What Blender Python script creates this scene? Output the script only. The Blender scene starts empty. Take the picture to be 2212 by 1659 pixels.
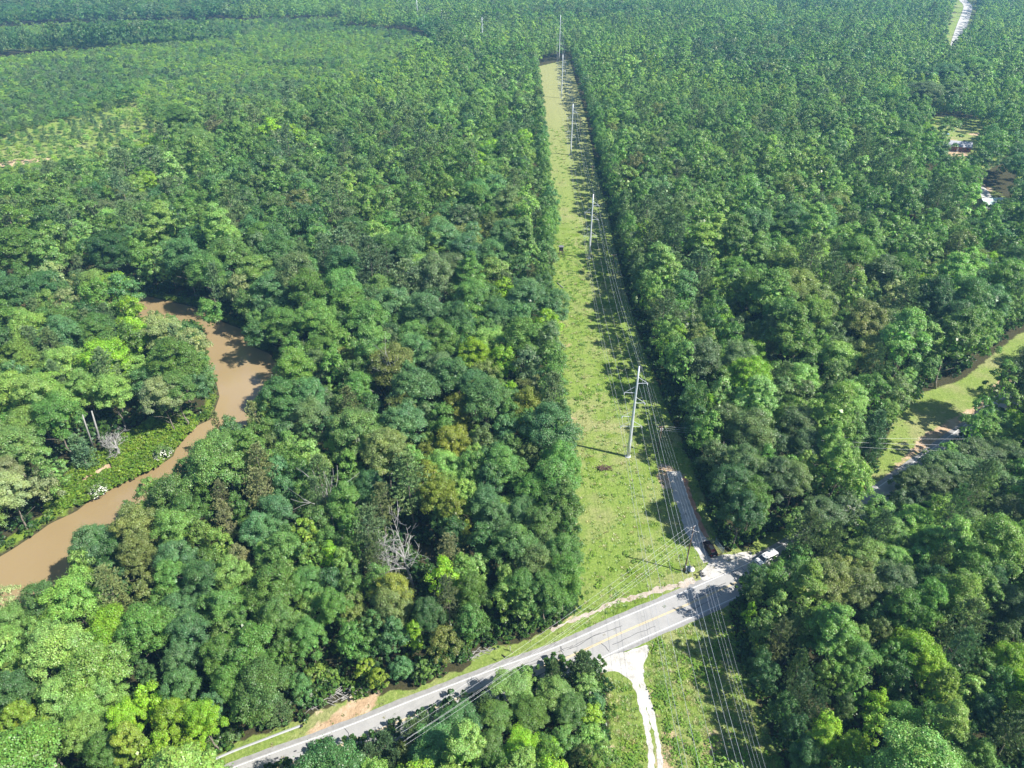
import bpy, math, random
import numpy as np
from mathutils import Vector, Matrix
R_ = math.radians
SC = bpy.context.scene
COL = SC.collection

# ------------------------------------------------------------------ camera, sky, sun, exposure
H = 125.0
PITCH = R_(34.5)
FS, CXS, CYS = 1490.5, 1106.0, 829.5          # focal length and centre measured on the photograph (2212 px wide)
cd = bpy.data.cameras.new('camera'); cam = bpy.data.objects.new('camera', cd); COL.objects.link(cam)
cd.sensor_width = 36.0; cd.lens = 36.0 * FS / 2212.0; cd.clip_start = 1.0; cd.clip_end = 30000.0
cam.location = (0, 0, H); cam.rotation_euler = (math.pi / 2 - PITCH, 0, 0)
SC.camera = cam
SUN_EL, SUN_AZ = R_(48.0), math.atan2(0.94, -0.34)      # azimuth of the sun measured from +Y towards +X
sd = Vector((math.cos(SUN_EL) * math.sin(SUN_AZ), math.cos(SUN_EL) * math.cos(SUN_AZ), math.sin(SUN_EL)))
w = bpy.data.worlds.new('World'); SC.world = w; w.use_nodes = True
nt = w.node_tree; bg = nt.nodes['Background']
sky = nt.nodes.new('ShaderNodeTexSky'); sky.sky_type = 'NISHITA'; sky.sun_disc = False
sky.sun_elevation = SUN_EL; sky.sun_rotation = SUN_AZ
sky.air_density = 1.0; sky.dust_density = 0.6; sky.ozone_density = 1.5
nt.links.new(sky.outputs[0], bg.inputs[0]); bg.inputs[1].default_value = 0.085
sl = bpy.data.lights.new('sun', 'SUN'); sl.energy = 5.0; sl.angle = R_(0.53); sl.color = (1.0, 0.955, 0.88)
sun = bpy.data.objects.new('sun', sl); COL.objects.link(sun); sun.location = (200, -80, 300)
sun.rotation_euler = (-sd).to_track_quat('-Z', 'Y').to_euler()
SC.view_settings.view_transform = 'Standard'; SC.view_settings.look = 'None'
SC.view_settings.exposure = 1.05; SC.view_settings.gamma = 1.0
SC.render.engine = 'CYCLES'
SC.cycles.max_bounces = 6; SC.cycles.diffuse_bounces = 3; SC.cycles.transmission_bounces = 3
SC.cycles.glossy_bounces = 2; SC.cycles.volume_bounces = 1; SC.cycles.transparent_max_bounces = 4

# ------------------------------------------------------------------ where things stand
def G(x, y, z=0.0):
    """a spot measured on the photograph (2212 px wide) -> the point of the ground (or of height z) it shows"""
    u = (x - CXS) / FS; v = -(y - CYS) / FS
    d = (u, math.cos(PITCH) + v * math.sin(PITCH), -math.sin(PITCH) + v * math.cos(PITCH))
    t = (z - H) / d[2]
    return Vector((d[0] * t, d[1] * t, z))
def depth_of(p):
    return p[1] * math.cos(PITCH) + (H - p[2]) * math.sin(PITCH)
def P(p):
    """world point -> photograph"""
    d = depth_of(p); v = (p[1] * math.sin(PITCH) - (H - p[2]) * math.cos(PITCH)) / d
    return CXS + FS * p[0] / d, CYS - FS * v
def poly(pts, z=0.0): return np.array([G(x, y, z)[:2] for x, y in pts])
def inside(pl, X, Y):
    X = np.asarray(X, float); Y = np.asarray(Y, float); r = np.zeros(X.shape, bool); n = len(pl); j = n - 1
    for i in range(n):
        xi, yi = pl[i]; xj, yj = pl[j]
        c = ((yi > Y) != (yj > Y)) & (X < (xj - xi) * (Y - yi) / (yj - yi + 1e-12) + xi)
        r ^= c; j = i
    return r
def dist_poly(pl, X, Y, closed=True):
    X = np.asarray(X, float); Y = np.asarray(Y, float); D = np.full(X.shape, 1e9); n = len(pl)
    for i in range(n if closed else n - 1):
        ax, ay = pl[i]; bx, by = pl[(i + 1) % n]; dx, dy = bx - ax, by - ay
        t = np.clip(((X - ax) * dx + (Y - ay) * dy) / (dx * dx + dy * dy + 1e-9), 0, 1)
        D = np.minimum(D, np.hypot(X - ax - t * dx, Y - ay - t * dy))
    return D
def sdist(pl, X, Y):                       # negative inside
    return np.where(inside(pl, X, Y), -1, 1) * dist_poly(pl, X, Y)

# corridor of the power line
cl = [G(x, y, 8)[:2] for x, y in [(1262,1330),(1262,1200),(1245,1000),(1240,900),(1222,800),(1215,700),(1200,600),(1205,480),(1190,380),(1180,280),(1168,180),(1162,125)]]
cl = [(x - 1.5, y) for x, y in cl]
crt = [tuple(G(x, y)[:2]) for x, y in [(1560,1190),(1530,1100),(1500,1020),(1470,950),(1420,830),(1385,740),(1355,640),(1330,540),(1310,450),(1285,350),(1265,250),(1245,180),(1230,128)]]
CORR = np.array(cl + crt[::-1])
VERGE_N = poly([(380,1680),(427,1651),(533,1597),(617,1567),(667,1551),(735,1511),(804,1501),(897,1487),(1004,1444),(1037,1404),(1120,1387),(1204,1351),(1257,1314),
                (1270,1250),(1420,1200),(1560,1190),(1608,1183),(1641,1166),(1661,1149),(1708,1143),(1790,1120),(1872,1053),(1905,980),(1935,900),(1995,850),(2081,821),(2125,781),(2181,738),(2300,660),
                (2400,740),(2212,860),(2052,950),(1885,1075),(1720,1165),(1601,1240),(1475,1300),(1204,1415),(991,1490),(737,1590),(500,1680)])
SOUTH = poly([(1297,1415),(1475,1340),(1585,1290),(1575,1320),(1595,1424),(1661,1583),(1705,1680),(1760,1850),(1320,1850),(1318,1659),(1312,1500)])
RIVER = poly([(-60,1240),(27,1189),(83,1152),(110,1132),(167,1106),(200,1079),(260,1049),(300,1029),(343,1009),(377,986),(383,969),(410,939),(430,919),(460,906),(477,856),
              (470,825),(453,791),(447,748),(443,715),(430,700),(330,700),(250,672),(150,668),(-60,690),(-60,655),(150,640),(260,628),(287,634),(333,645),(417,664),(483,698),(520,712),(540,748),(580,765),
              (612,805),(620,840),(560,900),(480,985),(400,1040),(335,1062),(312,1090),(262,1138),(205,1165),(165,1215),(150,1260),(70,1310),(0,1340),(-80,1380)], -0.8)
BANK = poly([(205,1075),(262,1045),(343,1006),(380,965),(410,935),(428,905),(380,905),(345,890),(310,920),(262,950),(225,975),(170,985),(150,1030),(110,1060),(100,1120)])
CLEAR = poly([(-60,310),(40,300),(150,262),(230,245),(305,228),(345,255),(350,300),(300,325),(225,345),(170,352),(90,368),(-60,372)])
YOUNG = poly([(-200,132),(0,132),(200,115),(350,103),(520,88),(620,78),(760,64),(900,78),(940,100),(900,150),(820,200),(700,215),(640,250),(590,270),(470,300),(352,330),(352,262),(300,228),(230,245),(150,262),(40,300),(-60,310),(-200,320)])
YOUNG2 = poly([(-60,460),(130,470),(215,430),(240,350),(150,345),(-60,365)])
YOUNG3 = np.concatenate([poly([(-80,70),(0,66),(113,62),(261,57),(522,46),(740,41)], 20), poly([(740,36),(522,40),(261,44),(113,48),(0,55),(-80,60)], 6)])
BELT = np.concatenate([poly([(-200,134),(0,132),(200,115),(350,103),(520,88),(620,78),(760,64),(960,100)]), poly([(960,60),(740,41),(522,46),(261,57),(113,62),(0,66),(-200,75)], 20)])
FAR_ROAD_CLEAR = poly([(2040,-12),(2090,-12),(2110,12),(2104,40),(2096,60),(2082,106),(2034,99),(2046,60),(2058,20)])
YARD = poly([(2000,268),(2090,275),(2150,300),(2130,345),(2045,350),(2000,320)])
YARD2 = poly([(2100,400),(2150,398),(2185,430),(2180,452),(2110,450)])
YARD3 = poly([(2190,340),(2260,330),(2260,450),(2205,450)])
GLADE = poly([(1990,250),(2140,258),(2180,300),(2160,350),(2110,380),(2000,340)])
VIS = [[(0,1213),(83,1152),(167,1106),(200,1079),(260,1049),(300,1029),(343,1009),(377,986),(383,969),(410,939),(430,919),(460,906),(477,856),(470,825),(453,791),(447,748),(443,715),(430,705),(483,705),(520,720),(525,750),(560,775),(597,810),(590,830),
        (525,880),(500,890),(447,920),(447,973),(385,985),(360,1018),(310,1038),(290,1065),(243,1085),(245,1115),(187,1130),(147,1183),(123,1240),(50,1274),(0,1290)],
       [(287,635),(333,645),(417,665),(427,691),(320,681),(310,655)], [(262,945),(330,925),(360,900),(428,905),(400,940),(375,985),(343,1006),(262,1045),(205,1075),(150,1060),(170,1000)],
       [(427,1651),(533,1597),(617,1567),(667,1551),(735,1511),(804,1501),(897,1487),(1004,1444),(1037,1404),(1120,1387),(1204,1351),(1257,1314),(1475,1260),(1601,1215),(1592,1285),(1475,1342),(1297,1417),(1284,1404),(1254,1390),(1220,1428),
        (1167,1432),(1120,1442),(1070,1455),(1027,1488),(1024,1509),(950,1519),(904,1542),(820,1577),(777,1618),(737,1600),(660,1610),(640,1650),(430,1659)],
       [(1872,1053),(1885,1020),(1921,940),(1935,900),(1995,850),(2081,821),(2125,781),(2181,738),(2212,712),(2212,760),(2180,790),(2110,860),(2100,900),(2050,950),(2010,965),(1960,1000),(1900,1062)],
       [(1600,1190),(1690,1165),(1700,1200),(1665,1225),(1612,1225)], [(1640,1160),(1700,1145),(1690,1165),(1600,1190),(1590,1185)], [(2040,302),(2096,292),(2105,335),(2048,335)], [(2015,280),(2035,280),(2035,293),(2015,293)], [(2104,408),(2160,408),(2165,450),(2108,450)],
       [(2057,104),(2088,60),(2085,30),(2075,0),(2055,60),(2040,95)], [(-5,295),(120,258),(230,240),(300,245),(340,270),(325,298),(220,328),(170,343),(90,350),(-5,362)], [(835,1135),(945,1135),(940,1230),(880,1262),(835,1220)], [(172,885),(190,885),(215,910),(300,925),(295,985),(200,985)], [(830,815),(852,815),(848,860),(835,860)]]
OPEN = [CORR, VERGE_N, SOUTH, RIVER, FAR_ROAD_CLEAR, YARD, YARD2, YARD3]

# ------------------------------------------------------------------ helpers
def tag(o, label=None, cat=None, group=None, kind=None):
    if label: o['label'] = label
    if cat: o['category'] = cat
    if group: o['group'] = group
    if kind: o['kind'] = kind
    return o
def empty(name, loc, label=None, cat=None, group=None, rz=0.0):
    o = bpy.data.objects.new(name, None); COL.objects.link(o); o.location = loc; o.rotation_euler = (0, 0, rz)
    o.empty_display_size = 0.5
    return tag(o, label, cat, group)
def mesh_np(name, verts, faces_n, idx, mats, smooth=False, matidx=None):
    """verts (N,3); faces_n loops per face (int or array); idx flat loop list"""
    me = bpy.data.meshes.new(name); verts = np.asarray(verts, np.float32)
    me.vertices.add(len(verts)); me.vertices.foreach_set('co', verts.ravel())
    idx = np.asarray(idx, np.int32).ravel(); me.loops.add(len(idx)); me.loops.foreach_set('vertex_index', idx)
    n = len(idx) // faces_n; me.polygons.add(n)
    me.polygons.foreach_set('loop_start', np.arange(n, dtype=np.int32) * faces_n)
    me.polygons.foreach_set('loop_total', np.full(n, faces_n, np.int32))
    if smooth: me.polygons.foreach_set('use_smooth', np.ones(n, bool))
    if matidx is not None: me.polygons.foreach_set('material_index', np.asarray(matidx, np.int32))
    for m in (mats if isinstance(mats, (list, tuple)) else [mats]): me.materials.append(m)
    me.update(calc_edges=True); return me
class MB:
    """collects boxes, bars, tubes and polygons, builds ONE mesh object"""
    def __init__(s): s.v = []; s.f = []; s.m = []; s.cur = 0
    def add(s, vs, fs):
        b = len(s.v); s.v += [tuple(v) for v in vs]; s.f += [tuple(b + i for i in f) for f in fs]; s.m += [s.cur] * len(fs)
    def box(s, c, d, rz=0.0, M=None):
        x, y, z = d[0] / 2, d[1] / 2, d[2] / 2
        vs = [Vector((i * x, j * y, k * z)) for k in (-1, 1) for j in (-1, 1) for i in (-1, 1)]
        mt = Matrix.Translation(c) @ (M if M is not None else Matrix.Rotation(rz, 4, 'Z'))
        s.add([mt @ v for v in vs], [(0,2,3,1),(4,5,7,6),(0,1,5,4),(2,6,7,3),(0,4,6,2),(1,3,7,5)])
    def tube(s, pts, rs, n=6, cap=True):
        pts = [Vector(p) for p in pts]; rings = []
        if not hasattr(rs, '__len__'): rs = [rs] * len(pts)
        for i, p in enumerate(pts):
            d = (pts[min(i + 1, len(pts) - 1)] - pts[max(i - 1, 0)]).normalized()
            a = d.orthogonal().normalized() if abs(d.z) > .95 else d.cross(Vector((0, 0, 1))).normalized()
            b = d.cross(a)
            rings.append([p + rs[i] * (a * math.cos(2 * math.pi * k / n) + b * math.sin(2 * math.pi * k / n)) for k in range(n)])
        fs = []
        for i in range(len(pts) - 1):
            for k in range(n):
                fs.append((i * n + k, i * n + (k + 1) % n, (i + 1) * n + (k + 1) % n, (i + 1) * n + k))
        if cap: fs += [tuple(range(n - 1, -1, -1)), tuple((len(pts) - 1) * n + k for k in range(n))]
        s.add([v for r in rings for v in r], fs)
    def bar(s, a, b, r, n=5): s.tube([a, b], [r, r], n)
    def prism(s, pts, y0, y1):
        """outline in x,z swept from y0 to y1"""
        n = len(pts); vs = [(x, y0, z) for x, z in pts] + [(x, y1, z) for x, z in pts]
        s.add(vs, [tuple(range(n)), tuple(range(2 * n - 1, n - 1, -1))] + [(i, i + n, (i + 1) % n + n, (i + 1) % n) for i in range(n)])
    def build(s, name, mats, parent=None, smooth=False, bevel=0.0):
        me = bpy.data.meshes.new(name); me.from_pydata(s.v, [], s.f)
        for m in (mats if isinstance(mats, (list, tuple)) else [mats]): me.materials.append(m)
        me.polygons.foreach_set('material_index', s.m)
        if smooth: me.polygons.foreach_set('use_smooth', [True] * len(s.f))
        me.update(); o = bpy.data.objects.new(name, me); COL.objects.link(o)
        if parent: o.parent = parent
        if bevel:
            md = o.modifiers.new('bevel', 'BEVEL'); md.width = bevel; md.segments = 2; md.limit_method = 'ANGLE'
        return o

# ------------------------------------------------------------------ materials
def mat(name, col=(.5,.5,.5), rough=.8, metal=0.0, spec=.5):
    m = bpy.data.materials.new(name); m.use_nodes = True; b = m.node_tree.nodes['Principled BSDF']
    b.inputs['Base Color'].default_value = (*col, 1); b.inputs['Roughness'].default_value = rough
    b.inputs['Metallic'].default_value = metal; b.inputs['Specular IOR Level'].default_value = spec
    return m
def N(m, t): return m.node_tree.nodes.new(t)
def L(m, a, b): m.node_tree.links.new(a, b)
def ramp(m, fac, stops):
    r = N(m, 'ShaderNodeValToRGB'); e = r.color_ramp.elements
    while len(e) < len(stops): e.new(.5)
    for k, (p, c) in enumerate(stops): e[k].position = p; e[k].color = (*c, 1) if len(c) == 3 else c
    L(m, fac, r.inputs[0]); return r.outputs[0]
def noise(m, scale, detail=4, rough=.6, vec=None, dist=0.0):
    n = N(m, 'ShaderNodeTexNoise'); n.inputs['Scale'].default_value = scale; n.inputs['Detail'].default_value = detail
    n.inputs['Roughness'].default_value = rough; n.inputs['Distortion'].default_value = dist
    if vec is None:
        g = N(m, 'ShaderNodeNewGeometry'); vec = g.outputs['Position']
    L(m, vec, n.inputs['Vector']); return n.outputs['Fac']
def mix(m, fac, a, b, bt='MIX'):
    x = N(m, 'ShaderNodeMix'); x.data_type = 'RGBA'; x.blend_type = bt
    for s, v in ((x.inputs[0], fac), (x.inputs[6], a), (x.inputs[7], b)):
        if isinstance(v, (int, float)): s.default_value = v
        elif isinstance(v, (tuple, list)): s.default_value = (*v, 1) if len(v) == 3 else v
        else: L(m, v, s)
    return x.outputs[2]
def math_(m, op, a, b=0.0, clamp=False):
    x = N(m, 'ShaderNodeMath'); x.operation = op; x.use_clamp = clamp
    for s, v in ((x.inputs[0], a), (x.inputs[1], b)):
        if isinstance(v, (int, float)): s.default_value = v
        else: L(m, v, s)
    return x.outputs[0]
def noisy(name, c1, c2, scale, rough=.85, detail=6, bump=0.0, spec=.3):
    m = mat(name, c1, rough, 0, spec); b = m.node_tree.nodes['Principled BSDF']; f = noise(m, scale, detail)
    L(m, ramp(m, f, [(.3, c1), (.7, c2)]), b.inputs['Base Color'])
    if bump:
        bp = N(m, 'ShaderNodeBump'); bp.inputs['Strength'].default_value = bump; bp.inputs['Distance'].default_value = .3
        L(m, f, bp.inputs['Height']); L(m, bp.outputs[0], b.inputs['Normal'])
    return m
def leaf_mat(name, mode, rough=.5, trans=.34):
    """base colour from the object's colour ('obj') or from the instance's tint ('inst')"""
    m = mat(name, (.06,.1,.04), rough, 0, .5); nt_ = m.node_tree; b = nt_.nodes['Principled BSDF']; out = nt_.nodes['Material Output']
    if mode == 'obj': c = N(m, 'ShaderNodeObjectInfo').outputs['Color']
    else:
        a = N(m, 'ShaderNodeAttribute'); a.attribute_type = 'INSTANCER'; a.attribute_name = 'tint'; c = a.outputs['Color']
    at = N(m, 'ShaderNodeAttribute'); at.attribute_name = 'leaf'             # one number per leaf clump: leaves differ a little in hue
    hs = N(m, 'ShaderNodeHueSaturation')
    L(m, math_(m, 'MULTIPLY_ADD', at.outputs['Fac'], .05), hs.inputs['Hue'])
    nt_.nodes[-1]
    h = [n for n in nt_.nodes if n.bl_idname == 'ShaderNodeMath'][-1]; h.inputs[2].default_value = .475
    v = N(m, 'ShaderNodeMath'); v.operation = 'MULTIPLY_ADD'; L(m, at.outputs['Fac'], v.inputs[0]); v.inputs[1].default_value = .95; v.inputs[2].default_value = .55
    nf = noise(m, .22, 3, .6); gsat = ramp(m, nf, [(.32, (.84,.92,1.0)), (.68, (1.16,1.10,.88))]); c = mix(m, 1.0, c, gsat, 'MULTIPLY')
    L(m, v.outputs[0], hs.inputs['Value']); L(m, c, hs.inputs['Color'])
    L(m, hs.outputs[0], b.inputs['Base Color'])
    tr = N(m, 'ShaderNodeBsdfTranslucent'); tc = mix(m, 1.0, hs.outputs[0], (1.15, 1.5, .6), 'MULTIPLY'); L(m, tc, tr.inputs[0])
    mx = N(m, 'ShaderNodeMixShader'); mx.inputs[0].default_value = trans
    L(m, b.outputs[0], mx.inputs[1]); L(m, tr.outputs[0], mx.inputs[2]); L(m, mx.outputs[0], out.inputs['Surface'])
    return m
M = {}
M['leaf'] = leaf_mat('foliage', 'obj', .42); M['leafi'] = leaf_mat('foliage_far', 'inst', .42)
M['needle'] = leaf_mat('pine_foliage', 'obj', .55, .15); M['needlei'] = leaf_mat('pine_foliage_far', 'inst', .55, .15)
M['bark'] = noisy('bark', (.13,.105,.08), (.27,.24,.20), 1.6)
M['deadwood'] = noisy('dead_wood', (.22,.215,.20), (.38,.37,.35), 1.2)
M['steel'] = mat('galvanised_steel', (.62,.65,.68), .42, .25); M['wood'] = noisy('pole_wood', (.10,.065,.045), (.2,.14,.1), 2.5)
M['wire'] = mat('wire', (.55,.56,.58), .45, .3); M['porcelain'] = mat('porcelain', (.6,.6,.62), .25)
M['darkmetal'] = mat('dark_metal', (.03,.03,.032), .5); M['blackplastic'] = mat('black_plastic', (.02,.02,.022), .55)
M['white_line'] = noisy('white_line', (.5,.5,.49), (.7,.7,.69), 3.0); M['yellow_line'] = noisy('yellow_line', (.5,.38,.17), (.62,.5,.28), 3.0)
M['whitepaint'] = mat('white_paint', (.82,.82,.81), .3); M['maroon'] = mat('maroon_paint', (.028,.006,.010), .22, .3)
M['glass'] = mat('dark_glass', (.02,.025,.03), .06, 0, .8); M['tyre'] = mat('tyre', (.015,.015,.015), .8); M['chrome'] = mat('chrome', (.7,.7,.7), .15, 1)
M['lampred'] = mat('red_lamp', (.35,.02,.02), .25); M['lampclear'] = mat('clear_lamp', (.75,.75,.72), .15)
M['blackcrack'] = mat('crack_sealant', (.045,.045,.05), .6)

# asphalt: old and pale, long stains, patches
m = mat('asphalt', (.25,.25,.25), .85, 0, .3); b = m.node_tree.nodes['Principled BSDF']
f1 = noise(m, .35, 5, .65); f2 = noise(m, 9.0, 3, .6)
c = ramp(m, f1, [(.3, (.27,.265,.255)), (.7, (.36,.352,.34))]); c = mix(m, .35, c, ramp(m, f2, [(.35, (.21,.207,.2)), (.65, (.39,.385,.37))]))
L(m, c, b.inputs['Base Color']); M['asphalt'] = m
M['shoulder'] = noisy('asphalt_shoulder', (.20,.195,.19), (.29,.285,.275), 1.2)
def gravel_mat(name, lo, mid, hi):
    m = mat(name, mid, .9, 0, .2); b = m.node_tree.nodes['Principled BSDF']
    f1 = noise(m, .45, 6, .7); f2 = noise(m, 5.0, 3, .7)
    c = ramp(m, f1, [(.28, lo), (.45, mid), (.7, hi)]); c = mix(m, .3, c, ramp(m, f2, [(.35, lo), (.62, hi)]))
    L(m, c, b.inputs['Base Color']); bp = N(m, 'ShaderNodeBump'); bp.inputs['Strength'].default_value = .5; bp.inputs['Distance'].default_value = .15
    L(m, f2, bp.inputs['Height']); L(m, bp.outputs[0], b.inputs['Normal']); return m
M['gravel'] = gravel_mat('white_gravel', (.20,.18,.14), (.42,.405,.37), (.57,.56,.54))
M['riprap'] = gravel_mat('ditch_stones', (.20,.14,.09), (.36,.30,.24), (.52,.49,.44))
M['clay'] = noisy('red_clay', (.32,.13,.07), (.5,.3,.2), .6)
M['mulch'] = noisy('sandy_soil', (.42,.3,.19), (.62,.52,.38), .5)
# water
m = mat('muddy_water', (.29,.165,.07), .06, 0, .5); b = m.node_tree.nodes['Principled BSDF']
f1 = noise(m, .02, 3, .5); L(m, ramp(m, f1, [(.3, (.225,.16,.075)), (.7, (.30,.225,.125))]), b.inputs['Base Color'])
f2 = noise(m, .6, 5, .65, None, .8); bp = N(m, 'ShaderNodeBump'); bp.inputs['Strength'].default_value = .12; bp.inputs['Distance'].default_value = .3
L(m, f2, bp.inputs['Height']); L(m, bp.outputs[0], b.inputs['Normal']); M['water'] = m
# ground: soil cover weights are stored per vertex (r grass, g bare soil, b lush weeds), edges broken by noise
m = mat('ground', (.05,.05,.03), .95, 0, .15); b = m.node_tree.nodes['Principled BSDF']
at = N(m, 'ShaderNodeAttribute'); at.attribute_name = 'cover'; sp = N(m, 'ShaderNodeSeparateColor'); L(m, at.outputs['Color'], sp.inputs[0])
nz = noise(m, .28, 6, .7); fine = noise(m, 1.7, 5, .75); big = noise(m, .035, 4, .6); mid_ = noise(m, .12, 5, .65)
forest = ramp(m, fine, [(.3, (.032,.036,.015)), (.7, (.075,.066,.032))])
g1 = ramp(m, fine, [(.28, (.115,.19,.03)), (.5, (.18,.265,.05)), (.75, (.29,.345,.11))])
g2 = ramp(m, fine, [(.3, (.23,.22,.10)), (.7, (.38,.36,.19))])
sel = ramp(m, math_(m, 'ADD', math_(m, 'MULTIPLY', big, .55), math_(m, 'MULTIPLY', mid_, .45)), [(.47, (0,0,0)), (.60, (1,1,1))])
grass = mix(m, math_(m, 'MAXIMUM', math_(m, 'MULTIPLY', sel, .7), math_(m, 'MULTIPLY', at.outputs['Alpha'], .75)), g1, g2)
gv = ramp(m, noise(m, .5, 6, .75, None, 1.5), [(.3, (.72,.76,.7)), (.7, (1.18,1.15,1.1))]); grass = mix(m, 1.0, grass, gv, 'MULTIPLY')
soil = ramp(m, nz, [(.3, (.33,.215,.125)), (.5, (.45,.32,.2)), (.72, (.6,.49,.35))])
lush = ramp(m, fine, [(.3, (.08,.14,.015)), (.7, (.19,.27,.04))])
def edge(w_, k=1.2):
    return math_(m, 'MULTIPLY_ADD', math_(m, 'SUBTRACT', math_(m, 'ADD', w_, math_(m, 'MULTIPLY', math_(m, 'SUBTRACT', nz, .5), k)), .5), 4.0, True)
def edge2(w_, k):
    a = math_(m, 'MULTIPLY', math_(m, 'SUBTRACT', nz, .5), k); a = math_(m, 'ADD', w_, a); a = math_(m, 'SUBTRACT', a, .38)
    return math_(m, 'MULTIPLY', a, 4.0, True)
c = mix(m, edge2(sp.outputs[0], 1.2), forest, grass); c = mix(m, edge2(sp.outputs[2], 1.5), c, lush); c = mix(m, edge2(sp.outputs[1], 1.8), c, soil)
L(m, c, b.inputs['Base Color'])
bp = N(m, 'ShaderNodeBump'); bp.inputs['Strength'].default_value = .8; bp.inputs['Distance'].default_value = .5
L(m, fine, bp.inputs['Height']); L(m, bp.outputs[0], b.inputs['Normal']); M['ground'] = m

# ------------------------------------------------------------------ ground, river, roads
def axis(a0, a1, fine_, lim, grow=1.25):
    xs = list(np.arange(a0, a1 + .01, fine_)); s = fine_
    x = xs[-1]
    while x < lim[1]: s *= grow; x += s; xs.append(x)
    s = fine_; x = xs[0]; lo = []
    while x > lim[0]: s *= grow; x -= s; lo.append(x)
    return np.array(lo[::-1] + xs)
gx = axis(-170, 200, 1.25, (-9000, 9000)); gy = axis(45, 330, 1.25, (-2500, 14000), 1.06)
def axis2():
    ys = list(np.arange(45, 330, 1.25)); s = 1.25
    while ys[-1] < 900: s = min(s * 1.02, 5); ys.append(ys[-1] + s)
    while ys[-1] < 14000: s *= 1.25; ys.append(ys[-1] + s)
    lo = [45]; s = 1.25
    while lo[-1] > -2500: s *= 1.3; lo.append(lo[-1] - s)
    return np.array(lo[:0:-1] + ys)
gy = axis2()
def axisx():
    xs = list(np.arange(-170, 200, 1.25)); s = 1.25
    while xs[-1] < 700: s = min(s * 1.04, 6); xs.append(xs[-1] + s)
    while xs[-1] < 9000: s *= 1.3; xs.append(xs[-1] + s)
    lo = [-170]; s = 1.25
    while lo[-1] > -700: s = min(s * 1.04, 6); lo.append(lo[-1] - s)
    while lo[-1] > -9000: s *= 1.3; lo.append(lo[-1] - s)
    return np.array(lo[:0:-1] + xs)
gx = axisx()
XX, YY = np.meshgrid(gx, gy); nx, ny = len(gx), len(gy)
dr = sdist(RIVER, XX, YY)
ZZ = np.where(dr < 2.0, -0.0 - 2.2 * np.clip((2.0 - dr) / 4.5, 0, 1), 0.0)
vs = np.stack([XX.ravel(), YY.ravel(), ZZ.ravel()], 1)
ii = (np.arange(ny - 1)[:, None] * nx + np.arange(nx - 1)[None, :]).ravel()
fs = np.stack([ii, ii + 1, ii + nx + 1, ii + nx], 1)
me = mesh_np('ground', vs, 4, fs, M['ground'], True)
sm = lambda d, w_: np.clip(.5 - d / w_, 0, 1)
gr = np.maximum.reduce([sm(sdist(CORR, XX, YY), 3), sm(sdist(SOUTH, XX, YY), 3), sm(sdist(FAR_ROAD_CLEAR, XX, YY), 6), sm(sdist(CLEAR, XX, YY), 8),
                        .8 * sm(sdist(YOUNG, XX, YY), 8), .8 * sm(sdist(YOUNG3, XX, YY), 8), .8 * sm(sdist(YOUNG2, XX, YY), 8), .45 * sm(sdist(YARD, XX, YY), 5), .5 * sm(sdist(YARD2, XX, YY), 5), sm(sdist(YARD3, XX, YY), 4), sm(sdist(GLADE, XX, YY), 6)])
NL = [G(x, y)[:2] for x, y in [(260,1760),(500,1659),(737,1573),(904,1507),(1064,1446),(1204,1396),(1337,1337),(1475,1279),(1601,1223),(1678,1183),(1780,1125),(1885,1060),(2052,941),(2122,889),(2230,808),(2420,690)]]
NL = np.array([tuple(p) for p in NL])
dv = dist_poly(NL, XX, YY, False); inv = inside(VERGE_N, XX, YY) & ~inside(CORR, XX, YY)
gr = np.maximum(gr, np.where(inside(VERGE_N, XX, YY), np.clip(1.35 - dv / 9, .35, 1), 0))
strip = poly([(1872,1053),(1905,980),(1935,900),(1995,850),(2081,821),(2181,738),(2300,660),(2400,740),(2120,870),(2000,945),(1900,1030)])
gr = np.maximum(gr, sm(sdist(strip, XX, YY), 3) * 1.2)
so = np.zeros_like(gr)
so = np.where(inv, np.clip((dv - 3.2) / 3.0, 0, 1) * np.clip((11.5 - dv) / 4, .25, 1) * .75, so)
so *= np.where(inside(strip, XX, YY), .25, 1)
sandy = poly([(655,1590),(700,1560),(760,1520),(815,1500),(810,1525),(755,1555),(700,1580)])
so = np.maximum(so, sm(sdist(sandy, XX, YY), 2.5) * 1.3)
gsoil = poly([(1885,1070),(1925,1015),(2000,935),(2100,880),(2140,850),(2165,800),(2230,740),(2240,760),(2190,820),(2110,890),(2060,930),(1960,995),(1900,1060)])
so = np.maximum(so, sm(sdist(gsoil, XX, YY), 2.5) * .95)
for cx_, cy_, r_, k_ in [(1453,1035,4.0,1.2),(1437,1015,2.5,1.0),(30,352,9,.9),(85,345,7,.8),(2065,330,9,.9),(2110,290,6,.8),(2045,300,8,.6),(2115,405,7,1),(2120,440,6,.9),(190,1035,2.2,1.2),(215,1020,2.2,1.2),(235,1008,1.8,1.0),(1225,970,2.0,.8),(1545,1600,2.5,.7),(1530,1620,2.0,.9),(1440,1590,3,.55),(1435,1640,3,.6),(1395,1500,2,.5),(1225,745,2.,.7),(1300,1625,3,.5),(1235,905,2.5,.55)]:
    g_ = G(cx_, cy_); d_ = np.hypot(XX - g_[0], YY - g_[1]); so = np.maximum(so, k_ * np.clip(1.4 - d_ / r_, 0, 1))
lu = np.maximum(sm(sdist(BANK, XX, YY), 3), .9 * np.clip(1 - np.abs(dr - 2.5) / 3.0, 0, 1))
lu = np.maximum(lu, .55 * np.where(inside(SOUTH, XX, YY), 1, 0) * .7)
rng = np.random.default_rng(5)
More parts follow.
